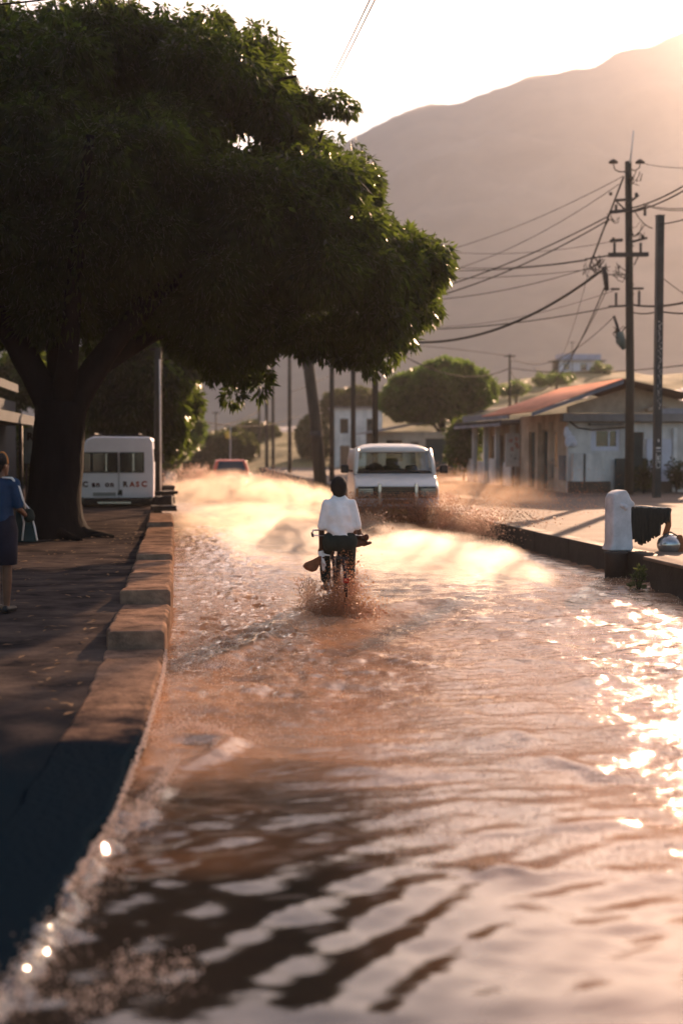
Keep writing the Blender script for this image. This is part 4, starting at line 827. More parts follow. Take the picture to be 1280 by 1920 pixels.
# --- parked minibus, seen from behind
ct = P(218, 840, 36); mb_ = thing('minibus', 'white minibus parked on the left pavement, seen from behind', 'minibus', (ct.x, 36, .36))
MB().prism([(-1.02, .22), (1.02, .22), (1.03, 1.2), (1.0, 1.84), (.92, 1.95), (-.60, 1.96), (-.80, 1.88), (-.94, 1.62), (-1.03, 1.2)], 5.2, XZ, (0, 0, 0)).build('body', mat('minibus white paint', (.86, .86, .88), .4, .1, 1.5), mb_, bevel=.05, seg=3)
for x0, x1 in ((-.88, -.69), (-.64, .02), (.12, .74)):
    wf = MB().box(((x0 + x1) / 2, -.004, 1.24), (x1 - x0 + .05, .02, .57)).build('window', M_blk, mb_, bevel=.02); MB().box(((x0 + x1) / 2, -.016, 1.24), (x1 - x0 - .02, .012, .50)).build('pane', M_pane, wf)
    if x1 - x0 > .3: MB().box(((x0 + x1) / 2 + .04, -.024, 1.24), (.03, .012, .50)).build('sliding_bar', M_chr, wf)
L3 = Matrix(((1, 0, 0), (0, 0, -1), (0, 1, 0)))
M_l1 = mat('dark maroon lettering', (.06, .025, .025), .7, .3, 9)
for tx, x, s, mm in (('C', -.85, .20, M_l1), ('a', -.62, .21, M_l1), ('n', -.50, .2, M_l1), ('o', -.25, .21, M_l1), ('n', -.12, .2, M_l1), ('R', .24, .20, M_l1), ('A', .43, .19, M_red), ('S', .58, .19, M_red), ('C', .76, .21, M_red)):
    text_mb(tx, s, L3, (x, -.006, .57)).build('lettering', mm, mb_)
MB().box((-.33, -.006, .36), (.62, .012, .10)).build('number_plate', mat('faded grey plate', (.32, .33, .31), .6), mb_); MB().prism([(.02, 0), (.16, 0), (.16, .14), (.06, .14)], .012, L3, (0, .004, .34)).build('sticker', M_teal, mb_)
MB().box((0, -.06, .16), (2.0, .16, .20)).build('bumper', M_blk, mb_, bevel=.03); MB().box((-.05, -.146, .13), (.9, .012, .05)).build('bumper_strip', M_chr, mb_)
MB().box((.96, -.06, .22), (.14, .17, .12)).build('tail_light', M_lens, mb_, bevel=.02); MB().box((-.96, -.06, .22), (.14, .17, .12)).build('tail_light', M_lens, mb_, bevel=.02)
MB().box((.07, -.012, .85), (.012, .014, 1.3)).build('door_seam', M_blk, mb_); MB().box((.14, -.03, .36), (.03, .03, .1)).build('door_handle', M_blk, mb_)
for s in (-1, 1):
    wheel(mb_, (s * .86, .95, .26), .27); wheel(mb_, (s * .86, 4.2, .26), .27)
    ml = MB().tube([(s * 1.0, 4.6, 1.3), (s * 1.15, 4.62, 1.35)], .018, 6).build('mirror', M_blk, mb_, True); MB().box((s * 1.2, 4.62, 1.3), (.14, .07, .3)).build('mirror_housing', M_blk, ml, bevel=.02)
    for y0, y1 in ((.5, 1.6), (1.75, 2.9), (3.05, 4.2)): MB().box((s * 1.018, (y0 + y1) / 2, 1.36), (.02, y1 - y0, .5)).build('window', M_pane, mb_)
b = MB()
for y in (.5, 2, 3.5): b.box((0, y, 1.99), (1.5, .05, .05))
for x in (-.6, .6): b.box((x, 2, 2.04), (.04, 3.8, .04))
b.build('roof_rack', M_iron, mb_)
# --- red car going away
ct = P(434, 840, 60); rc = thing('red_car', 'red car driving away behind its plume of spray', 'car', (ct.x, 60, -.03)); M_rp = mat('red car paint', (.75, .11, .04), .35, .15, 2, spec=.6)
MB().prism([(0, .3), (0, .75), (.1, .86), (.6, .92), (3.1, .95), (4.0, .85), (4.2, .6), (4.2, .3)], 1.78, YZ, (-.89, 0, 0)).build('body', M_rp, rc, bevel=.08, seg=3)
cb = MB(); cb.add([(-.86, .25, .9), (.86, .25, .9), (.86, 3.0, .93), (-.86, 3.0, .93), (-.72, .62, 1.46), (.72, .62, 1.46), (.72, 2.2, 1.47), (-.72, 2.2, 1.47)], [(3, 2, 1, 0), (4, 5, 6, 7), (0, 1, 5, 4), (1, 2, 6, 5), (2, 3, 7, 6), (3, 0, 4, 7)])
cb.build('cabin', M_rp, rc, bevel=.09, seg=3)
def ins(q, k=.1, off=(0, 0, 0)):
    q = [Vector(a) for a in q]; c = sum(q, Vector()) / 4; return [a.lerp(c, k) + Vector(off) for a in q]
MB().add(ins([(-.86, .25, .9), (.86, .25, .9), (.72, .62, 1.46), (-.72, .62, 1.46)], .2, (0, -.01, .006)), [(0, 1, 2, 3)]).build('rear_window', M_pane, rc)
for s in (-1, 1):
    MB().add(ins([(s * .86, .4, .92), (s * .86, 2.8, .93), (s * .72, 2.1, 1.46), (s * .72, .7, 1.46)], .14, (s * .012, 0, .004)), [(0, 1, 2, 3)]).build('side_window', M_pane, rc)
    MB().box((s * .7, -.01, .68), (.32, .04, .14)).build('tail_light', M_redl, rc, bevel=.01); wheel(rc, (s * .8, .8, .3), .3); wheel(rc, (s * .8, 3.3, .3), .3)
MB().box((0, -.06, .45), (1.8, .14, .16)).build('bumper', M_blk, rc, bevel=.03); MB().box((0, -.012, .66), (.5, .02, .12)).build('number_plate', M_white, rc)

# ================================================================== street things on the right kerb
M_bol = mat('weathered white concrete', (.55, .55, .56), .85, .3, 4, .006, 40)
M_char = mat('dark ribbed cloth', (.012, .016, .014), .75, .5, 14, stretch=(5, 5, .3))
M_pot = mat('tarnished silver metal', (.45, .46, .46), .22, .5, 9, metal=.85)
M_rag = mat('rusty brown rag', (.30, .11, .045), .85, .5, 7)
bb = G(1158, 1031, .39); YB = bb.y; sc = YB / 2400
bo = thing('bollard', 'squat white concrete bollard with a beaked top on the right kerb', 'bollard', bb)
def bl(px, py, dy=0): return P(px, py, YB + dy) - bb
prof = [(1131, 1031), (1137, 1018), (1138, 935), (1142, 926), (1152, 920), (1165, 918), (1170, 924), (1176, 936), (1184, 943), (1182, 948), (1176, 950), (1176, 975), (1178, 1000), (1180, 1026), (1178, 1031)]
pp = [(bl(*q).x, bl(*q).z) for q in prof]; b = MB()
n_ = len(pp); lay = [(-.20, .86), (-.15, .95), (-.05, 1), (.05, 1), (.15, .95), (.20, .86)]; cx = sum(q[0] for q in pp) / n_; cz = .45; vs = []; fs = []
for dy, k in lay: vs += [(cx + (x - cx) * k, dy, max(-.02, cz + (z - cz) * (.96 + .04 * k))) for x, z in pp]
for i in range(len(lay) - 1):
    for j in range(n_): fs.append((i * n_ + j, i * n_ + (j + 1) % n_, (i + 1) * n_ + (j + 1) % n_, (i + 1) * n_ + j))
fs += [tuple(range(n_ - 1, -1, -1)), tuple((len(lay) - 1) * n_ + j for j in range(n_))]
b.add(vs, fs).build('shaft', M_bol, bo, bevel=.03, seg=3)
q = bl(1166, 948, -.19); MB().ell(q, (.05, .05, .045), 12).ell(q + Vector((.05, 0, -.03)), (.045, .05, .05), 12).build('rail_socket', M_bol, bo, True)
q = G(1143, 1060, .12); q = Vector((bl(1143, 1031).x, -.27, 0)); MB().lathe([(.17, -.42), (.175, -.05), (.19, -.01), (.16, .0)], q, 20).build('pedestal', M_kerbd, bo, True)
cl_ = thing('draped_cloth', 'dark ribbed cloth draped from the bollard to the metal pot', 'cloth', P(1210, 1000, YB))
ob = Vector(cl_.location)
def dl(px, py, dy=0): return P(px, py, YB + dy) - ob
MB().tube([dl(1166, 951), dl(1200, 950), dl(1254, 955)], .022, 8).build('rail', M_iron, cl_, True)
vs = []; fs = []; NX = 90; NZ = 10
for i in range(NX + 1):
    u = i / NX; px = 1168 + u * 87; top = 951 + 4 * u + 1.2 * math.sin(u * 31); bot = np.interp(u, [0, .06, .1, .3, .55, .78, .80, .99, 1], [968, 972, 1008, 1020, 1012, 1004, 982, 978, 975]) + 2.0 * math.sin(u * 70) + random.uniform(-1, 1)
    for j in range(NZ + 1):
        t = j / NZ; fold = .035 * math.sin(u * 95 + 2 * math.sin(t * 2)) * (.3 + .7 * t); vs.append(dl(px + (6 * t if u < .5 else -2 * t), top + (bot - top) * t, -.05 - .03 * math.sin(t * 3) + fold))
for i in range(NX):
    for j in range(NZ): a = i * (NZ + 1) + j; fs.append((a, a + NZ + 1, a + NZ + 2, a + 1))
o = MB().add(vs, fs).build('drape', M_char, cl_, True); m_ = o.modifiers.new('s', 'SOLIDIFY'); m_.thickness = .03
b = MB()
for i in range(26):
    u = i / 25; b.ell(dl(1172 + u * 82, 949 + 4 * u + random.uniform(-.6, .6), -.01), (.022, .04, random.uniform(.008, .018)), 7)
b.build('frayed_hem', mat('pale fibre', (.45, .42, .38), .8), cl_, True)
MB().tube([dl(1250, 958, .0), dl(1252, 985), dl(1246, 1004)], [.06, .05, .05], 8).build('brown_tail', M_rag, cl_, True)
pb = P(1253, 1052, YB - .3); po = thing('metal_pot', 'tarnished round metal pot with a brown rag on the culvert wall', 'pot', pb)
def pl_(px, py, dy=0): return P(px, py, YB - .3 + dy) - pb
MB().lathe([(.05, .0), (.07, .02), (.075, .06), (.14, .12), (.185, .22), (.19, .28), (.165, .35), (.11, .39), (.075, .40), (.07, .42), (.05, .42)], (0, 0, 0), 24).build('bowl', M_pot, po, True)
MB().ell(pl_(1246, 1008), .03, 12).build('knob', M_white, po, True); MB().tube([(-.15, 0, .3), (-.1, -.05, .42), (0, -.05, .46), (.12, 0, .4), (.16, 0, .3)], .014, 6).build('handle', M_iron, po, True)
b = MB(); b.prism([(.06, .05), (.18, .10), (.24, .22), (.20, .30), (.17, .42), (.1, .42), (.12, .25)], .1, XZ, (0, -.14, 0)); b.build('rag', M_rag, po, bevel=.03)
wy0 = G(1190, 1046, .39).y
cw = thing('culvert_wall', 'dark concrete culvert wall beneath the metal pot', 'wall', (rk_x(wy0), 16.0, 0))
MB().box((1.6, .55, .03), (3.9, 1.7, .78)).build('block', M_kerbd, cw, bevel=.03); MB().box((1.6, .48, .44), (4.1, 1.9, .05)).build('coping', M_pave2, cw, bevel=.015); MB().box((.62, -.31, .04), (.04, .03, .7)).build('joint_strip', M_dado, cw)
M_weed = leafmat('weed leaves', (.05, .08, .03), (.14, .18, .06), .35)
wd = thing('weed', 'small green weed at the foot of the culvert wall', 'plant', G(1196, 1108, 0)); b = MB()
for k in range(7): a = k * .9; b.tube([(0, 0, -.05), (.04 * math.cos(a), .04 * math.sin(a), .12), (.09 * math.cos(a), .07 * math.sin(a), .22 + .04 * (k % 3))], [.006, .005, .003], 5)
b.build('stem', M_bark, wd); link('foliage', leaf_mesh('foliage', [((.0, 0, .14), (.09, .07, .14)), ((.02, 0, .27), (.05, .05, .08)), ((-.03, 0, .05), (.1, .07, .07))], 90, .07, .03, -.2), M_weed, wd)
for px, Y, zz_, lab in ((1206, 43.5, .38, 'leafy potted shrub between the utility pole and steel post'), (1268, 44.0, .38, 'dark plant beside the pale door at the right edge')):
    q = P(px, 840, Y); q.z = zz_; t = thing('shrub', lab, 'plant', q)
    link('foliage', leaf_mesh('foliage', [((random.uniform(-.25, .25), random.uniform(-.2, .2), random.uniform(.35, 1.0)), .24) for _ in range(12)], 70, .14, .06, .1), M_leaf, t); b = MB()
    for k in range(5): b.tube([(0, 0, 0), (random.uniform(-.2, .2), random.uniform(-.1, .1), .7)], .02, 5)
    b.build('stem', M_bark, t)
# ================================================================== people and bicycle
M_skin = mat('dark brown skin', (.060, .028, .016), .5, .25, 9); M_skin2 = mat('brown skin', (.13, .062, .036), .5, .25, 9)
M_hair = mat('black hair', (.008, .007, .006), .75, .3, 20, .004, 90)
M_shirt = mat('white cotton shirt', (.75, .73, .71), .85, .12, 7, .006, 14)
M_trs = mat('dark trousers', (.018, .026, .022), .9, .3, 8, .004, 30)
M_blue = mat('blue cotton top', (.010, .036, .085), .8, .25, 8, .004, 25); M_navy = mat('dark navy skirt', (.008, .010, .022), .8, .3, 8)
def head(b, c, yaw=0.0, tilt=0.0, r=.098):
    M = Matrix.Rotation(yaw, 3, 'Z') @ Matrix.Rotation(tilt, 3, 'X'); c = Vector(c)       # face looks along local +y
    b.ell(c + M @ Vector((0, -.012, .02)), (r * .80, r * 1.0, r * .98), 16, M); b.ell(c + M @ Vector((0, .022, -.05)), (r * .62, r * .72, r * .80), 14, M)
    b.ell(c + M @ Vector((0, r * .97, -.02)), (.014, .02, .022), 8, M); b.ell(c + M @ Vector((0, r * .86, .0)), (.010, .016, .03), 8, M)
    b.ell(c + M @ Vector((0, r * .80, -.062)), (.026, .014, .009), 8, M); b.ell(c + M @ Vector((0, r * .80, -.074)), (.022, .013, .008), 8, M); b.ell(c + M @ Vector((0, r * .70, -.105)), (.026, .02, .02), 8, M)
    for s in (-1, 1):
        b.ell(c + M @ Vector((s * r * .80, -.005, -.015)), (.012, .022, .034), 8, M); b.ell(c + M @ Vector((s * .034, r * .80, .012)), (.016, .008, .007), 8, M); b.ell(c + M @ Vector((s * .034, r * .80, .03)), (.022, .012, .006), 8, M)
def hand(b, w_, d, side, curl=.7, palm=None):         # wrist, pointing direction, side of the thumb
    w_ = Vector(w_); d = Vector(d).normalized(); s = Vector(side); s = (s - d * s.dot(d)).normalized(); n = d.cross(s)
    if palm is not None and n.dot(Vector(palm)) < 0: n = -n
    b.caps(w_, w_ + d * .085, .026, .034, 8)
    for i, L in enumerate((.070, .080, .074, .058)):
        p0 = w_ + d * .095 + s * (.030 - .020 * i); a = curl * (.8 + .1 * i)
        p1 = p0 + (d * math.cos(a * .5) + n * math.sin(a * .5)) * L * .5; p2 = p1 + (d * math.cos(a * 1.4) + n * math.sin(a * 1.4)) * L * .5; b.caps(p0, p1, .0105, .0095, 7); b.caps(p1, p2, .0095, .008, 7)
    p0 = w_ + d * .03 + s * .028; p1 = p0 + (d * .6 + s * .8) * .04; p2 = p1 + (d * .85 + s * .2 + n * .45).normalized() * .035; b.caps(p0, p1, .013, .011, 7); b.caps(p1, p2, .011, .009, 7)
# --- cyclist
cb_ = P(641, 1150, 15.5); cb_.z = -.055
BY = 15.5
cyc = thing('person', 'cyclist in a white shirt riding away through the water', 'person', cb_)
sh = {s: Vector((s * .150, .26, 1.350)) for s in (-1, 1)}; el = {-1: Vector((-.222, .24, 1.075)), 1: Vector((.22, .20, 1.085))}; wr = {-1: Vector((-.225, .30, .80)), 1: Vector((.285, .42, .93))}
hp = {s: Vector((s * .10, .20, .90)) for s in (-1, 1)}; kn = {-1: Vector((-.15, .60, .74)), 1: Vector((.16, .56, .58))}; an = {-1: Vector((-.145, .47, .36)), 1: Vector((.165, .40, .18))}
b = MB(); b.caps((0, .2, .92), (0, .24, 1.15), .125, .125, 14).caps((0, .24, 1.15), (0, .27, 1.30), .125, .12, 14).caps((-.1, .2, .92), (.1, .2, .92), .11, .11, 12).caps((-.12, .27, 1.335), (.12, .27, 1.335), .062, .062, 12).caps((0, .28, 1.38), (0, .31, 1.50), .056, .052, 12)
head(b, (0, .335, 1.555), yaw=-.15, tilt=-.05, r=.112)
for s in (-1, 1):
    b.caps(sh[s], el[s], .055, .043).caps(el[s], wr[s], .041, .028).caps(hp[s], kn[s], .088, .06).caps(kn[s], an[s], .056, .036)
    f0 = an[s] + Vector((0, -.03, -.045)); b.caps(f0, f0 + Vector((s * .015, .19, -.02)), .036, .026)
hand(b, wr[-1], (0, .08, -1), (.3, 1, 0), 1.5, (1, 0, 0)); hand(b, wr[1], (.15, .55, -.5), (-1, .2, .3), 1.4, (0, .3, -1))
fuse(b, 'body', M_skin, cyc, .0095, 4)
b = MB(); c = Vector((0, .335, 1.555)); b.ell(c + Vector((0, -.022, .028)), (.104, .124, .122), 18).ell(c + Vector((0, -.055, -.04)), (.088, .08, .09), 14); fuse(b, 'hair', M_hair, cyc, .012, 2)
b = MB(); b.caps((0, .21, 1.03), (0, .23, 1.18), .145, .140, 16).caps((-.05, .22, 1.03), (-.05, .25, 1.22), .118, .112, 14).caps((.05, .22, 1.03), (.05, .25, 1.22), .118, .112, 14).caps((0, .23, 1.2), (0, .26, 1.31), .15, .125, 16).caps((-.125, .265, 1.342), (.125, .265, 1.342), .084, .084, 14).caps((-.05, .28, 1.395), (.05, .28, 1.395), .075, .075, 12).caps((0, .285, 1.40), (0, .295, 1.435), .074, .068, 12)
for s in (-1, 1): b.caps(sh[s], sh[s].lerp(el[s], .5), .072, .066, 12).caps(sh[s].lerp(el[s], .5), sh[s].lerp(el[s], .98), .066, .056, 12)
b.box((0, .2, .89), (.6, .6, .16))
sh_o = fuse(b, 'shirt', M_shirt, cyc, .013, 4)
bm = bmesh.new(); bm.from_mesh(sh_o.data); bmesh.ops.bisect_plane(bm, geom=bm.verts[:] + bm.edges[:] + bm.faces[:], plane_co=(0, 0, .985), plane_no=(0, .08, 1), clear_inner=True)
for v in bm.verts:
    if abs(v.co.x) < .2: v.co += v.normal * (.010 * math.sin(v.co.z * 34 + v.co.x * 21) * ss(1.25, 1.0, v.co.z) + .006 * math.sin(v.co.x * 50 + v.co.z * 12))
bm.to_mesh(sh_o.data); bm.free()
b = MB(); b.caps((0, .2, .90), (0, .215, 1.03), .135, .130, 14).caps((-.1, .2, .90), (.1, .2, .90), .125, .125, 14)
for s in (-1, 1): b.caps(hp[s], kn[s], .112, .085, 12).caps(kn[s], an[s] + Vector((0, 0, .06)), .080, .068, 12)
fuse(b, 'trousers', M_trs, cyc, .013, 4)
for s in (-1, 1):
    f0 = an[s] + Vector((0, -.04, -.055)); b = MB().caps(f0, f0 + Vector((s * .015, .20, -.02)), .045, .036, 10); fuse(b, 'shoe', M_blk, cyc, .011, 2)
# held things
bg_ = thing('cloth_bag', 'brown fan shaped cloth bag hanging from the left hand of the cyclist', 'bag', cb_ + Vector((-.22, .30, .70))); b = MB()
prof = [(.02, .03), (-.03, .01), (-.10, -.03), (-.20, -.07), (-.235, -.11), (-.20, -.155), (-.12, -.185), (-.06, -.17), (-.02, -.09), (.01, -.02)]
vs = []; fs = []; k = len(prof)
for dy, sc_ in ((-.05, .75), (-.03, .95), (0, 1.02), (.03, .95), (.05, .75)): vs += [(-.1 + (x + .1) * sc_, dy + .012 * math.sin(x * 60), -.08 + (z + .08) * sc_) for x, z in prof]
for i in range(4):
    for j in range(k): fs.append((i * k + j, i * k + (j + 1) % k, (i + 1) * k + (j + 1) % k, (i + 1) * k + j))
fs += [tuple(range(k - 1, -1, -1)), tuple(4 * k + j for j in range(k))]
b.add(vs, fs); b.build('sack', mat('brown sacking', (.22, .085, .04), .9, .4, 18, .004, 60), bg_, bevel=.012, seg=2)
b = MB(); b.caps((.0, 0, .06), (.03, .02, -.16), .032, .022, 8).caps((.02, 0, .03), (.10, -.03, .02), .018, .01, 8).caps((-.02, 0, .05), (.04, -.03, -.1), .026, .02, 8); fuse(b, 'white_wrap', M_shirt, bg_, .01, 2)
bd = thing('bundle', 'lumpy brown bundle held at the right hip of the cyclist', 'bundle', cb_ + Vector((.29, .46, .86))); b = MB(); rr = random.Random(8)
for _ in range(11): b.ell((rr.uniform(-.09, .1), rr.uniform(-.05, .05), rr.uniform(-.05, .11) - .0), (rr.uniform(.03, .06), .04, rr.uniform(.025, .055)), 8)
b.caps((-.05, 0, .12), (.04, 0, .02), .045, .03, 8).caps((.05, 0, -.02), (.13, 0, .0), .03, .022, 8); fuse(b, 'wrapping', mat('dark brown leather', (.09, .035, .018), .6, .4, 14), bd, .012, 2); MB().tube([(-.06, -.03, .1), (.02, -.06, .06), (.1, -.04, -.02)], .008, 6).build('strap', M_blk, bd, True)
# --- bicycle
M_fr = mat('dark bicycle paint', (.03, .015, .012), .4, .3, 9)
bk = thing('bicycle', 'dark bicycle ridden through the flood by the cyclist', 'bicycle', cb_)
def bwheel(y):
    r = .335; a = np.linspace(0, 2 * PI, 41); o = MB().tube([(0, y + r * math.cos(t), r + r * math.sin(t)) for t in a], .020, 8, False).build('wheel', M_tyre, bk, True)
    MB().tube([(0, y + (r - .025) * math.cos(t), r + (r - .025) * math.sin(t)) for t in a], .012, 6, False).build('rim', M_chr, o, True); b = MB()
    for i in range(18): t = i * PI / 9; b.tube([((-1) ** i * .02, y, r), (0, y + (r - .03) * math.cos(t), r + (r - .03) * math.sin(t))], .0018, 4)
    b.tube([(-.05, y, r), (.05, y, r)], .022, 10); b.build('spokes', M_chr, o)
    MB().tube([(0, y + (r + .035) * math.cos(t), r + (r + .035) * math.sin(t)) for t in np.linspace(.1 * PI, 1.05 * PI, 20)], .024, 6).build('mudguard', M_fr, o, True)
bwheel(0); bwheel(1.08)
b = MB(); BB = (0, .46, .29); ST = (0, .27, .78); HT = (0, .86, .80)
for p0, p1, r in ((BB, ST, .017), (BB, (0, .92, .66), .019), (ST, HT, .016), (HT, (0, .93, .62), .02)): b.tube([p0, p1], r, 8)
for s in (-1, 1): b.tube([(s * .055, 0, .335), (s * .03, .44, .29)], .011, 6).tube([(s * .055, 0, .335), (s * .02, .27, .76)], .010, 6).tube([(s * .05, 1.08, .335), (s * .05, 1.0, .55), (s * .02, .93, .64)], .012, 6)
b.build('frame', M_fr, bk, True)
MB().tube([ST, (0, .235, .86)], .014, 8).build('seat_post', M_chr, bk, True)
b = MB(); b.caps((0, .32, .875), (0, .2, .87), .035, .06, 8).caps((-.06, .15, .865), (.06, .15, .865), .055, .055, 8); fuse(b, 'saddle', M_blk, bk, .012, 2)
MB().tube([(-.29, .70, .96), (-.27, .82, 1.0), (-.1, .90, 1.0), (0, .89, .98), (.1, .90, 1.0), (.27, .82, 1.0), (.29, .70, .96)], .012, 8).tube([HT, (0, .89, .98)], .014, 8).build('handlebar', M_chr, bk, True)
for s in (-1, 1): MB().tube([(s * .292, .62, .94), (s * .288, .73, .968)], .018, 8).build('grip', M_blk, bk, True)
b = MB()
for s in (-1, 1): b.tube([(s * .07, -.02, .36), (s * .07, .0, .71)], .007, 5).tube([(s * .07, -.18, .71), (s * .07, .22, .71)], .008, 5)
for k in range(5): b.tube([(-.07, -.16 + k * .085, .712), (.07, -.16 + k * .085, .712)], .006, 5)
b.build('carrier', M_iron, bk)
b = MB(); b.tube([(-.08, .46, .29), (.08, .46, .29)], .02, 8).lathe([(.09, -.004), (.095, 0), (.09, .004)], (.05, .46, .29), 20, Matrix.Rotation(PI / 2, 3, 'Y')).tube([(.085, .46, .29), (.09, .42, .13)], .011, 6).tube([(-.085, .46, .29), (-.09, .50, .44)], .011, 6); b.build('crank', M_chr, bk, True)
for p in ((.15, .42, .125), (-.15, .50, .44)): MB().box(p, (.1, .08, .022)).build('pedal', M_blk, bk, bevel=.005)
MB().box((0, -.385, .47), (.07, .03, .06)).build('rear_reflector', M_redl, bk, bevel=.01)
# --- pedestrian on the left
wb = P(3, 1131, 13.6); wb.z = float(pave_z(13.6)) + .005
pd = thing('person', 'pedestrian in a blue top and dark skirt at the left edge', 'person', wb, R(-14))
b = MB(); b.caps((0, 0, .88), (0, -.01, 1.1), .12, .105, 14).caps((0, -.01, 1.1), (0, 0, 1.27), .12, .12, 14).caps((-.06, 0, .9), (.06, 0, .9), .09, .09, 12).caps((-.12, 0, 1.33), (.12, 0, 1.33), .06, .06, 12).caps((0, 0, 1.36), (0, .02, 1.45), .048, .046, 10)
head(b, (0, .035, 1.535), yaw=-.55, tilt=.05, r=.092)
S2 = {s: Vector((s * .16, 0, 1.335)) for s in (-1, 1)}; E2 = {-1: Vector((-.22, -.02, 1.06)), 1: Vector((.205, .01, 1.075))}; W2 = {-1: Vector((-.2, .16, .92)), 1: Vector((.20, .20, 1.0))}
for s in (-1, 1):
    b.caps(S2[s], E2[s], .045, .036).caps(E2[s], W2[s], .035, .025); h0 = Vector((s * .075, 0, .86)); k0 = Vector((s * .075, .02 if s < 0 else -.02, .48)); a0 = Vector((s * .07, -.03 if s > 0 else .06, .085)); b.caps(h0, k0, .074, .052).caps(k0, k0.lerp(a0, .35), .053, .056).caps(k0.lerp(a0, .35), a0, .056, .034); b.caps(a0 + Vector((0, -.03, -.04)), a0 + Vector((s * .02, .14, -.055)), .034, .024)
hand(b, W2[1], (.1, .9, .1), (0, 0, 1), 1.4, (-1, 0, 0)); hand(b, W2[-1], (.4, .9, 0), (0, 0, 1), 1.2, (1, 0, 0))
fuse(b, 'body', M_skin2, pd, .0095, 4)
c = Vector((0, .035, 1.535)); Mh = Matrix.Rotation(-.55, 3, 'Z'); b = MB(); b.ell(c + Mh @ Vector((0, -.024, .03)), (.086, .098, .096), 18).ell(c + Mh @ Vector((0, -.06, -.03)), (.07, .06, .075), 12).ell(c + Mh @ Vector((0, -.115, .02)), (.045, .045, .045), 12); fuse(b, 'hair', M_hair, pd, .011, 2)
MB().tube([c + Mh @ Vector((.093 * math.cos(t), .02, .03 + .100 * math.sin(t))) for t in np.linspace(-.2, PI + .2, 20)], .010, 6).build('hair_band', mat('orange band', (.5, .2, .06), .6), pd, True)
b = MB(); b.caps((0, 0, .98), (0, -.01, 1.12), .150, .135, 14).caps((0, -.01, 1.12), (0, 0, 1.26), .142, .14, 14).caps((-.13, 0, 1.335), (.13, 0, 1.335), .072, .072, 12)
for s in (-1, 1): b.caps(S2[s], S2[s].lerp(E2[s], .8), .064, .058, 12)
fuse(b, 'blouse', M_blue, pd, .012, 4)
MB().lathe([(.150, .50), (.158, .505), (.165, .70), (.170, .86), (.150, .96), (.138, 1.01), (.130, 1.01)], (0, 0, 0), 24, Matrix(((1.08, 0, 0), (0, .92, 0), (0, 0, 1)))).build('skirt', M_navy, pd, True)
for s in (-1, 1):
    a0 = Vector((s * .07, -.03 if s > 0 else .06, .05)); b = MB().caps(a0 + Vector((0, -.04, -.01)), a0 + Vector((s * .02, .15, -.022)), .042, .034, 10); fuse(b, 'shoe', M_blk, pd, .011, 2)
MB().tube([(.05, -.06, 1.405), (.15, -.05, 1.40), (.215, -.02, 1.30), (.245, .0, 1.18), (.25, .06, 1.08)], [.008, .014, .014, .014, .01], 6).build('shoulder_piping', M_white, pd, True)
b = MB().lathe([(.02, 0), (.055, .02), (.06, .06), (.04, .12), (.018, .14)], (.225, .24, .93), 12); b.build('purse', M_trs, pd, True)
hb_ = thing('shopping_bag', 'tall dark shopping bag with white handles beside the pedestrian', 'bag', P(49, 1016, 13.9))
MB().add([(-.13, -.06, 0), (.13, -.06, 0), (.13, .06, 0), (-.13, .06, 0), (-.09, -.02, .38), (.05, -.02, .38), (.05, .02, .38), (-.09, .02, .38)], [(3, 2, 1, 0), (4, 5, 6, 7), (0, 1, 5, 4), (1, 2, 6, 5), (2, 3, 7, 6), (3, 0, 4, 7)]).build('sack', mat('dark green canvas', (.03, .05, .05), .85, .3, 9), hb_, bevel=.02)
MB().tube([(-.06, -.03, .40), (.0, -.045, .41), (.055, -.05, .33), (.10, -.07, .16), (.125, -.075, .02)], .011, 6).build('handle', M_white, hb_, True); MB().tube([(-.08, -.04, .36), (-.03, -.05, .30), (-.01, -.06, .2), (-.03, -.07, .02)], .012, 6).build('handle', M_white, hb_, True)
# ================================================================== spray
M_drop = dropmat('muddy drops', (.55, .28, .14), .6); M_drop2 = dropmat('bright drops', (.80, .58, .40), .5); M_foam = dropmat('foam bubbles', (.85, .70, .58), .3); M_foam.node_tree.nodes['Principled BSDF'].inputs['Roughness'].default_value = .08
def N(n, m, s): return RNG.normal(m, s, n)
c0 = np.array(cb_)
n = 7500; z = np.abs(N(n, 0, .25)); k = z < .78; x = N(n, 0.0, .125 + .06 * (z < .25)) + .02; y = N(n, -.15, .28)
pts = c0 + np.stack([x, y, z + .05], -1)[k]; r1 = RNG.uniform(.002, .007, k.sum()) * (1 + 1.0 * (RNG.random(k.sum()) < .08))
n2 = 2600; a = RNG.uniform(0, PI, n2); t = RNG.random(n2) ** .7; p2 = c0 + np.stack([np.cos(a) * (.1 + .42 * t) * RNG.uniform(.6, 1.1, n2), N(n2, -.15, .2), .05 + np.abs(N(n2, 0, .16)) * (1.2 - t)], -1)
o = drops('splash', np.vstack([pts, p2]), np.concatenate([r1, RNG.uniform(.003, .009, n2)]), M_drop, RNG.uniform(.7, 1.6, (len(pts) + n2, 3))); o['label'] = 'brown splash thrown up round the bicycle wheels'; o['category'] = 'splash'
# streaming spray sheet left of the bicycle, lit from behind
n = 2200; z = RNG.random(n) ** 1.5 * .45; p = c0 + np.stack([-.28 - np.abs(N(n, 0, .12)) - .1 * z, N(n, .1, .3), z], -1)
o = drops('splash', p, RNG.uniform(.002, .0065, n), M_drop2, np.stack([np.ones(n), np.ones(n), RNG.uniform(1, 3, n)], -1)); o['label'] = 'pale drops flying up left of the bicycle'; o['category'] = 'splash'
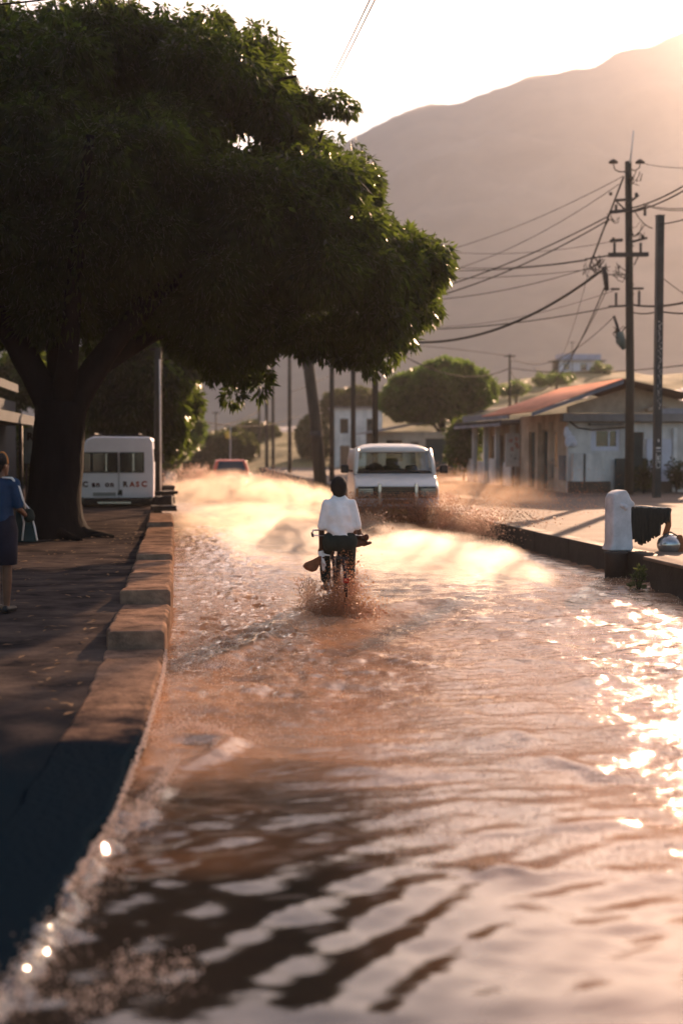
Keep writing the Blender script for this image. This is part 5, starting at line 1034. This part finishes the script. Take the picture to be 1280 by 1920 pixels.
# brown splash over the lower front of the van
cv = np.array(vn.location); n = 30000; u = RNG.random(n); zz_ = RNG.beta(1.1, 1.7, n) * 1.05
p = cv + np.stack([RNG.uniform(-1.25, 1.2, n), -.25 - np.abs(N(n, 0, .55)), zz_], -1)
o = drops('splash', p, RNG.uniform(.004, .0115, n), M_drop, RNG.uniform(.7, 1.5, (n, 3))); o['label'] = 'brown spray bursting over the lower front of the van'; o['category'] = 'splash'
n = 9000; p = np.stack([RNG.uniform(cv[0] + .9, cv[0] + 5.5, n), RNG.uniform(29, 38, n), .1 + RNG.beta(1, 2.2, n) * 1.7], -1)
o = drops('splash', p, RNG.uniform(.004, .011, n), M_drop); o['label'] = 'thin brown spray drifting over the right pavement'; o['category'] = 'splash'
# foam beads along the kerb and the sunken paving
P_ = []; 
for _ in range(2600):
    y = random.uniform(3.2, 7.0); P_.append((float(kerb_x(y)) + random.gauss(.05, .06), y, .03 + abs(random.gauss(0, .022))))
for _ in range(1300):
    t = random.random(); q = G(np.interp(t, [0, .5, 1], [245, 290, 330]) + random.gauss(0, 7), np.interp(t, [0, .5, 1], [1560, 1500, 1435]) + random.gauss(0, 8)); P_.append((q.x, q.y, .03 + abs(random.gauss(0, .02))))
for _ in range(900):
    t = random.random(); q = G(np.interp(t, [0, .35, .7, 1], [270, 350, 425, 400]) + random.gauss(0, 6), np.interp(t, [0, .35, .7, 1], [1395, 1370, 1385, 1410]) + random.gauss(0, 5)); P_.append((q.x, q.y, .04 + abs(random.gauss(0, .015))))
for _ in range(1200):
    q = G(random.uniform(330, 460), random.uniform(1195, 1265) - 0); P_.append((q.x, q.y, .03 + abs(random.gauss(0, .02))))
for _ in range(420):
    t = random.random(); q = G(120 + 240 * t + random.gauss(0, 22), 1885 - 75 * t + 18 * math.sin(t * 9) + random.gauss(0, 20)); P_.append((q.x, q.y, .02 + abs(random.gauss(0, .012))))
for _ in range(2600):                              # a lip of water trickling along the edge of the near kerb
    y = random.uniform(5.6, 11.6); zt = .082 + (.18 - .082) * (y - 5.9) / 5.76; P_.append((float(kerb_x(y)) + random.gauss(.012, .008), y, zt * random.random() ** .4 + .008))
n = len(P_); o = drops('foam', P_, RNG.uniform(.0015, .0062, n), M_foam); o['label'] = 'broken foam along the kerb and sunken paving'; o['category'] = 'foam'

# beads and flecks riding on the chop
P_ = []
for _ in range(9000):
    y = 8.5 + 18 * random.random() ** 1.5; x = abs(random.gauss(0, 1.0)) + float(kerb_x(y)) + .02
    if x < 2.6: P_.append((x, y, random.uniform(-.01, .05)))
for _ in range(9000):
    q = G(random.uniform(700, 1290), 1080 + 560 * random.random() ** 1.6); P_.append((q.x, q.y, random.uniform(-.02, .03)))
o = drops('foam', P_, RNG.uniform(.0015, .0065, len(P_)), M_foam); o['label'] = 'bright flecks riding on the choppy water'; o['category'] = 'foam'
# sheets of water thrown sideways by the van and by the red car
def sheet(n, src, vx, vy, vz, spread, lab, r0, r1, m_):
    t = RNG.uniform(.02, 1, n); v = np.stack([RNG.uniform(*vx, n), RNG.uniform(*vy, n), RNG.uniform(*vz, n) ** 1.0], -1); T = 2 * v[:, 2] / 9.8 * t
    p = np.array(src)[RNG.integers(len(src), size=n)] + v * T[:, None]; p[:, 2] -= 4.9 * T ** 2; p += RNG.normal(size=(n, 3)) * spread
    p[:, 2] = np.abs(p[:, 2]); o = drops('splash', p, RNG.uniform(r0, r1, n) * (.5 + .8 * RNG.random(n) ** 3), m_, RNG.uniform(.7, 1.7, (n, 3))); o['label'] = lab; o['category'] = 'splash'
sheet(16000, [(6.0, 28.4, .05), (6.2, 29, .05)], (.3, 3.4), (-7, -1), (.6, 3.6), .09, 'pale sheet of drops thrown to the right by the van', .006, .017, M_drop2)
sheet(14000, [(4.2, 28.4, .05), (4.4, 28.0, .05)], (-2.6, .3), (-7, -1), (.6, 3.2), .09, 'pale sheet of drops thrown to the left by the van', .006, .016, M_drop2)
sheet(16000, [(1.6, 59, .05), (1.6, 56, .05)], (-3.2, -.2), (-7, 1), (1.0, 4.6), .14, 'golden drops thrown to the left by the red car', .012, .028, M_drop2)
sheet(14000, [(3.4, 58, .05), (3.4, 55, .05)], (.2, 3.2), (-8, 1), (.8, 4.0), .14, 'golden drops thrown to the right by the red car', .012, .028, M_drop2)
# mist clouds: soft clouds of fine spray
def mist(lab, c, s, dens, col, g, ns, lo=.35, hi=.7, power=1.2):
    b = MB().ell((0, 0, 0), 1.0, 24); o = b.build('spray_mist', volmat('mist ' + lab, dens, col, g, ns, lo, hi, power)); o.location = c; o.scale = s; kind(o, 'stuff'); o['label'] = lab; o['category'] = 'spray'
CM = (1.0, .95, .89); CB = (.97, .72, .52); CG = (1.0, .86, .70)
def gm(px, py, z=0): q = G(px, py, z); return (q.x, q.y, z)
mist('brightest mist in front of the van', gm(815, 1052), (1.7, 3.2, .55), 1.7, CM, .7, (2.0, 3.0, 1.6), .34, .68, 1.1)
mist('low mist trailing towards the right kerb', gm(890, 1078), (1.3, 2.2, .38), 1.4, CM, .7, (2.6, 3.0, 1.4), .36, .68, 1.1)
mist('mist between the cyclist and the van', gm(715, 1022), (1.4, 3.4, .5), 1.7, CM, .7, (2.0, 3.4, 1.6), .36, .68, 1.1)
mist('golden plume close behind the red car', (2.3, 51, 0), (2.1, 5, 1.25), 1.2, CG, .7, (2.6, 3.2, 1.8), .40, .64, 1.0)
mist('golden plume drifting against the left kerb', (.6, 49, 0), (1.9, 5, .9), .9, CG, .7, (2.6, 3.2, 1.8), .40, .64, 1.0)
mist('golden spray left of the van', (4.1, 47, 0), (2.0, 6, .95), .7, CG, .7, (2.6, 3.2, 1.8), .40, .64, 1.0)
mist('low golden mist in the middle of the road', gm(470, 985), (2.2, 5.5, .62), .9, CG, .7, (2.4, 3.2, 1.6), .40, .66, 1.0)
mist('bright low mist just left of the cyclist', gm(555, 1022), (1.7, 4.2, .62), 1.3, CM, .7, (2.4, 3.2, 1.6), .38, .66, 1.0)
mist('reddish spray drifting over the right pavement', (8.3, 36.5, .4), (2.8, 6, 1.1), .25, CB, .6, (2.6, 3.2, 1.8), .36, .72, 1.5)
mist('low golden mist around the bicycle wheels', (1.95, 15.7, .0), (.75, .9, .4), .9, CM, .65, (2.6, 2.6, 2.0), .34, .7, 1.3)

# fallen leaves on the paving
pts = [(-.75 - 3.2 * random.random() ** 1.6, random.uniform(9, 30)) for _ in range(420)]; V = []; Fq = []
for i, (x, y) in enumerate(pts):
    a = random.uniform(0, 2 * PI); L = random.uniform(.03, .07); z = float(pave_z(y)) + .022; c_, s_ = math.cos(a), math.sin(a)
    for u, v_, h in ((-1, 0, 0), (0, -.35, .008), (1, 0, random.uniform(0, .02)), (0, .35, .008)): V.append((x + L * (u * c_ - v_ * s_), y + L * (u * s_ + v_ * c_), z + h))
    Fq.append([4 * i + k for k in range(4)])
o = link('leaf_litter', npmesh('leaf_litter', V, Fq), mat('dry fallen leaf', (.16, .085, .035), .8, .5, 2), None); kind(o, 'stuff'); o['label'] = 'dry fallen leaves scattered over the left pavement'; o['category'] = 'leaf litter'
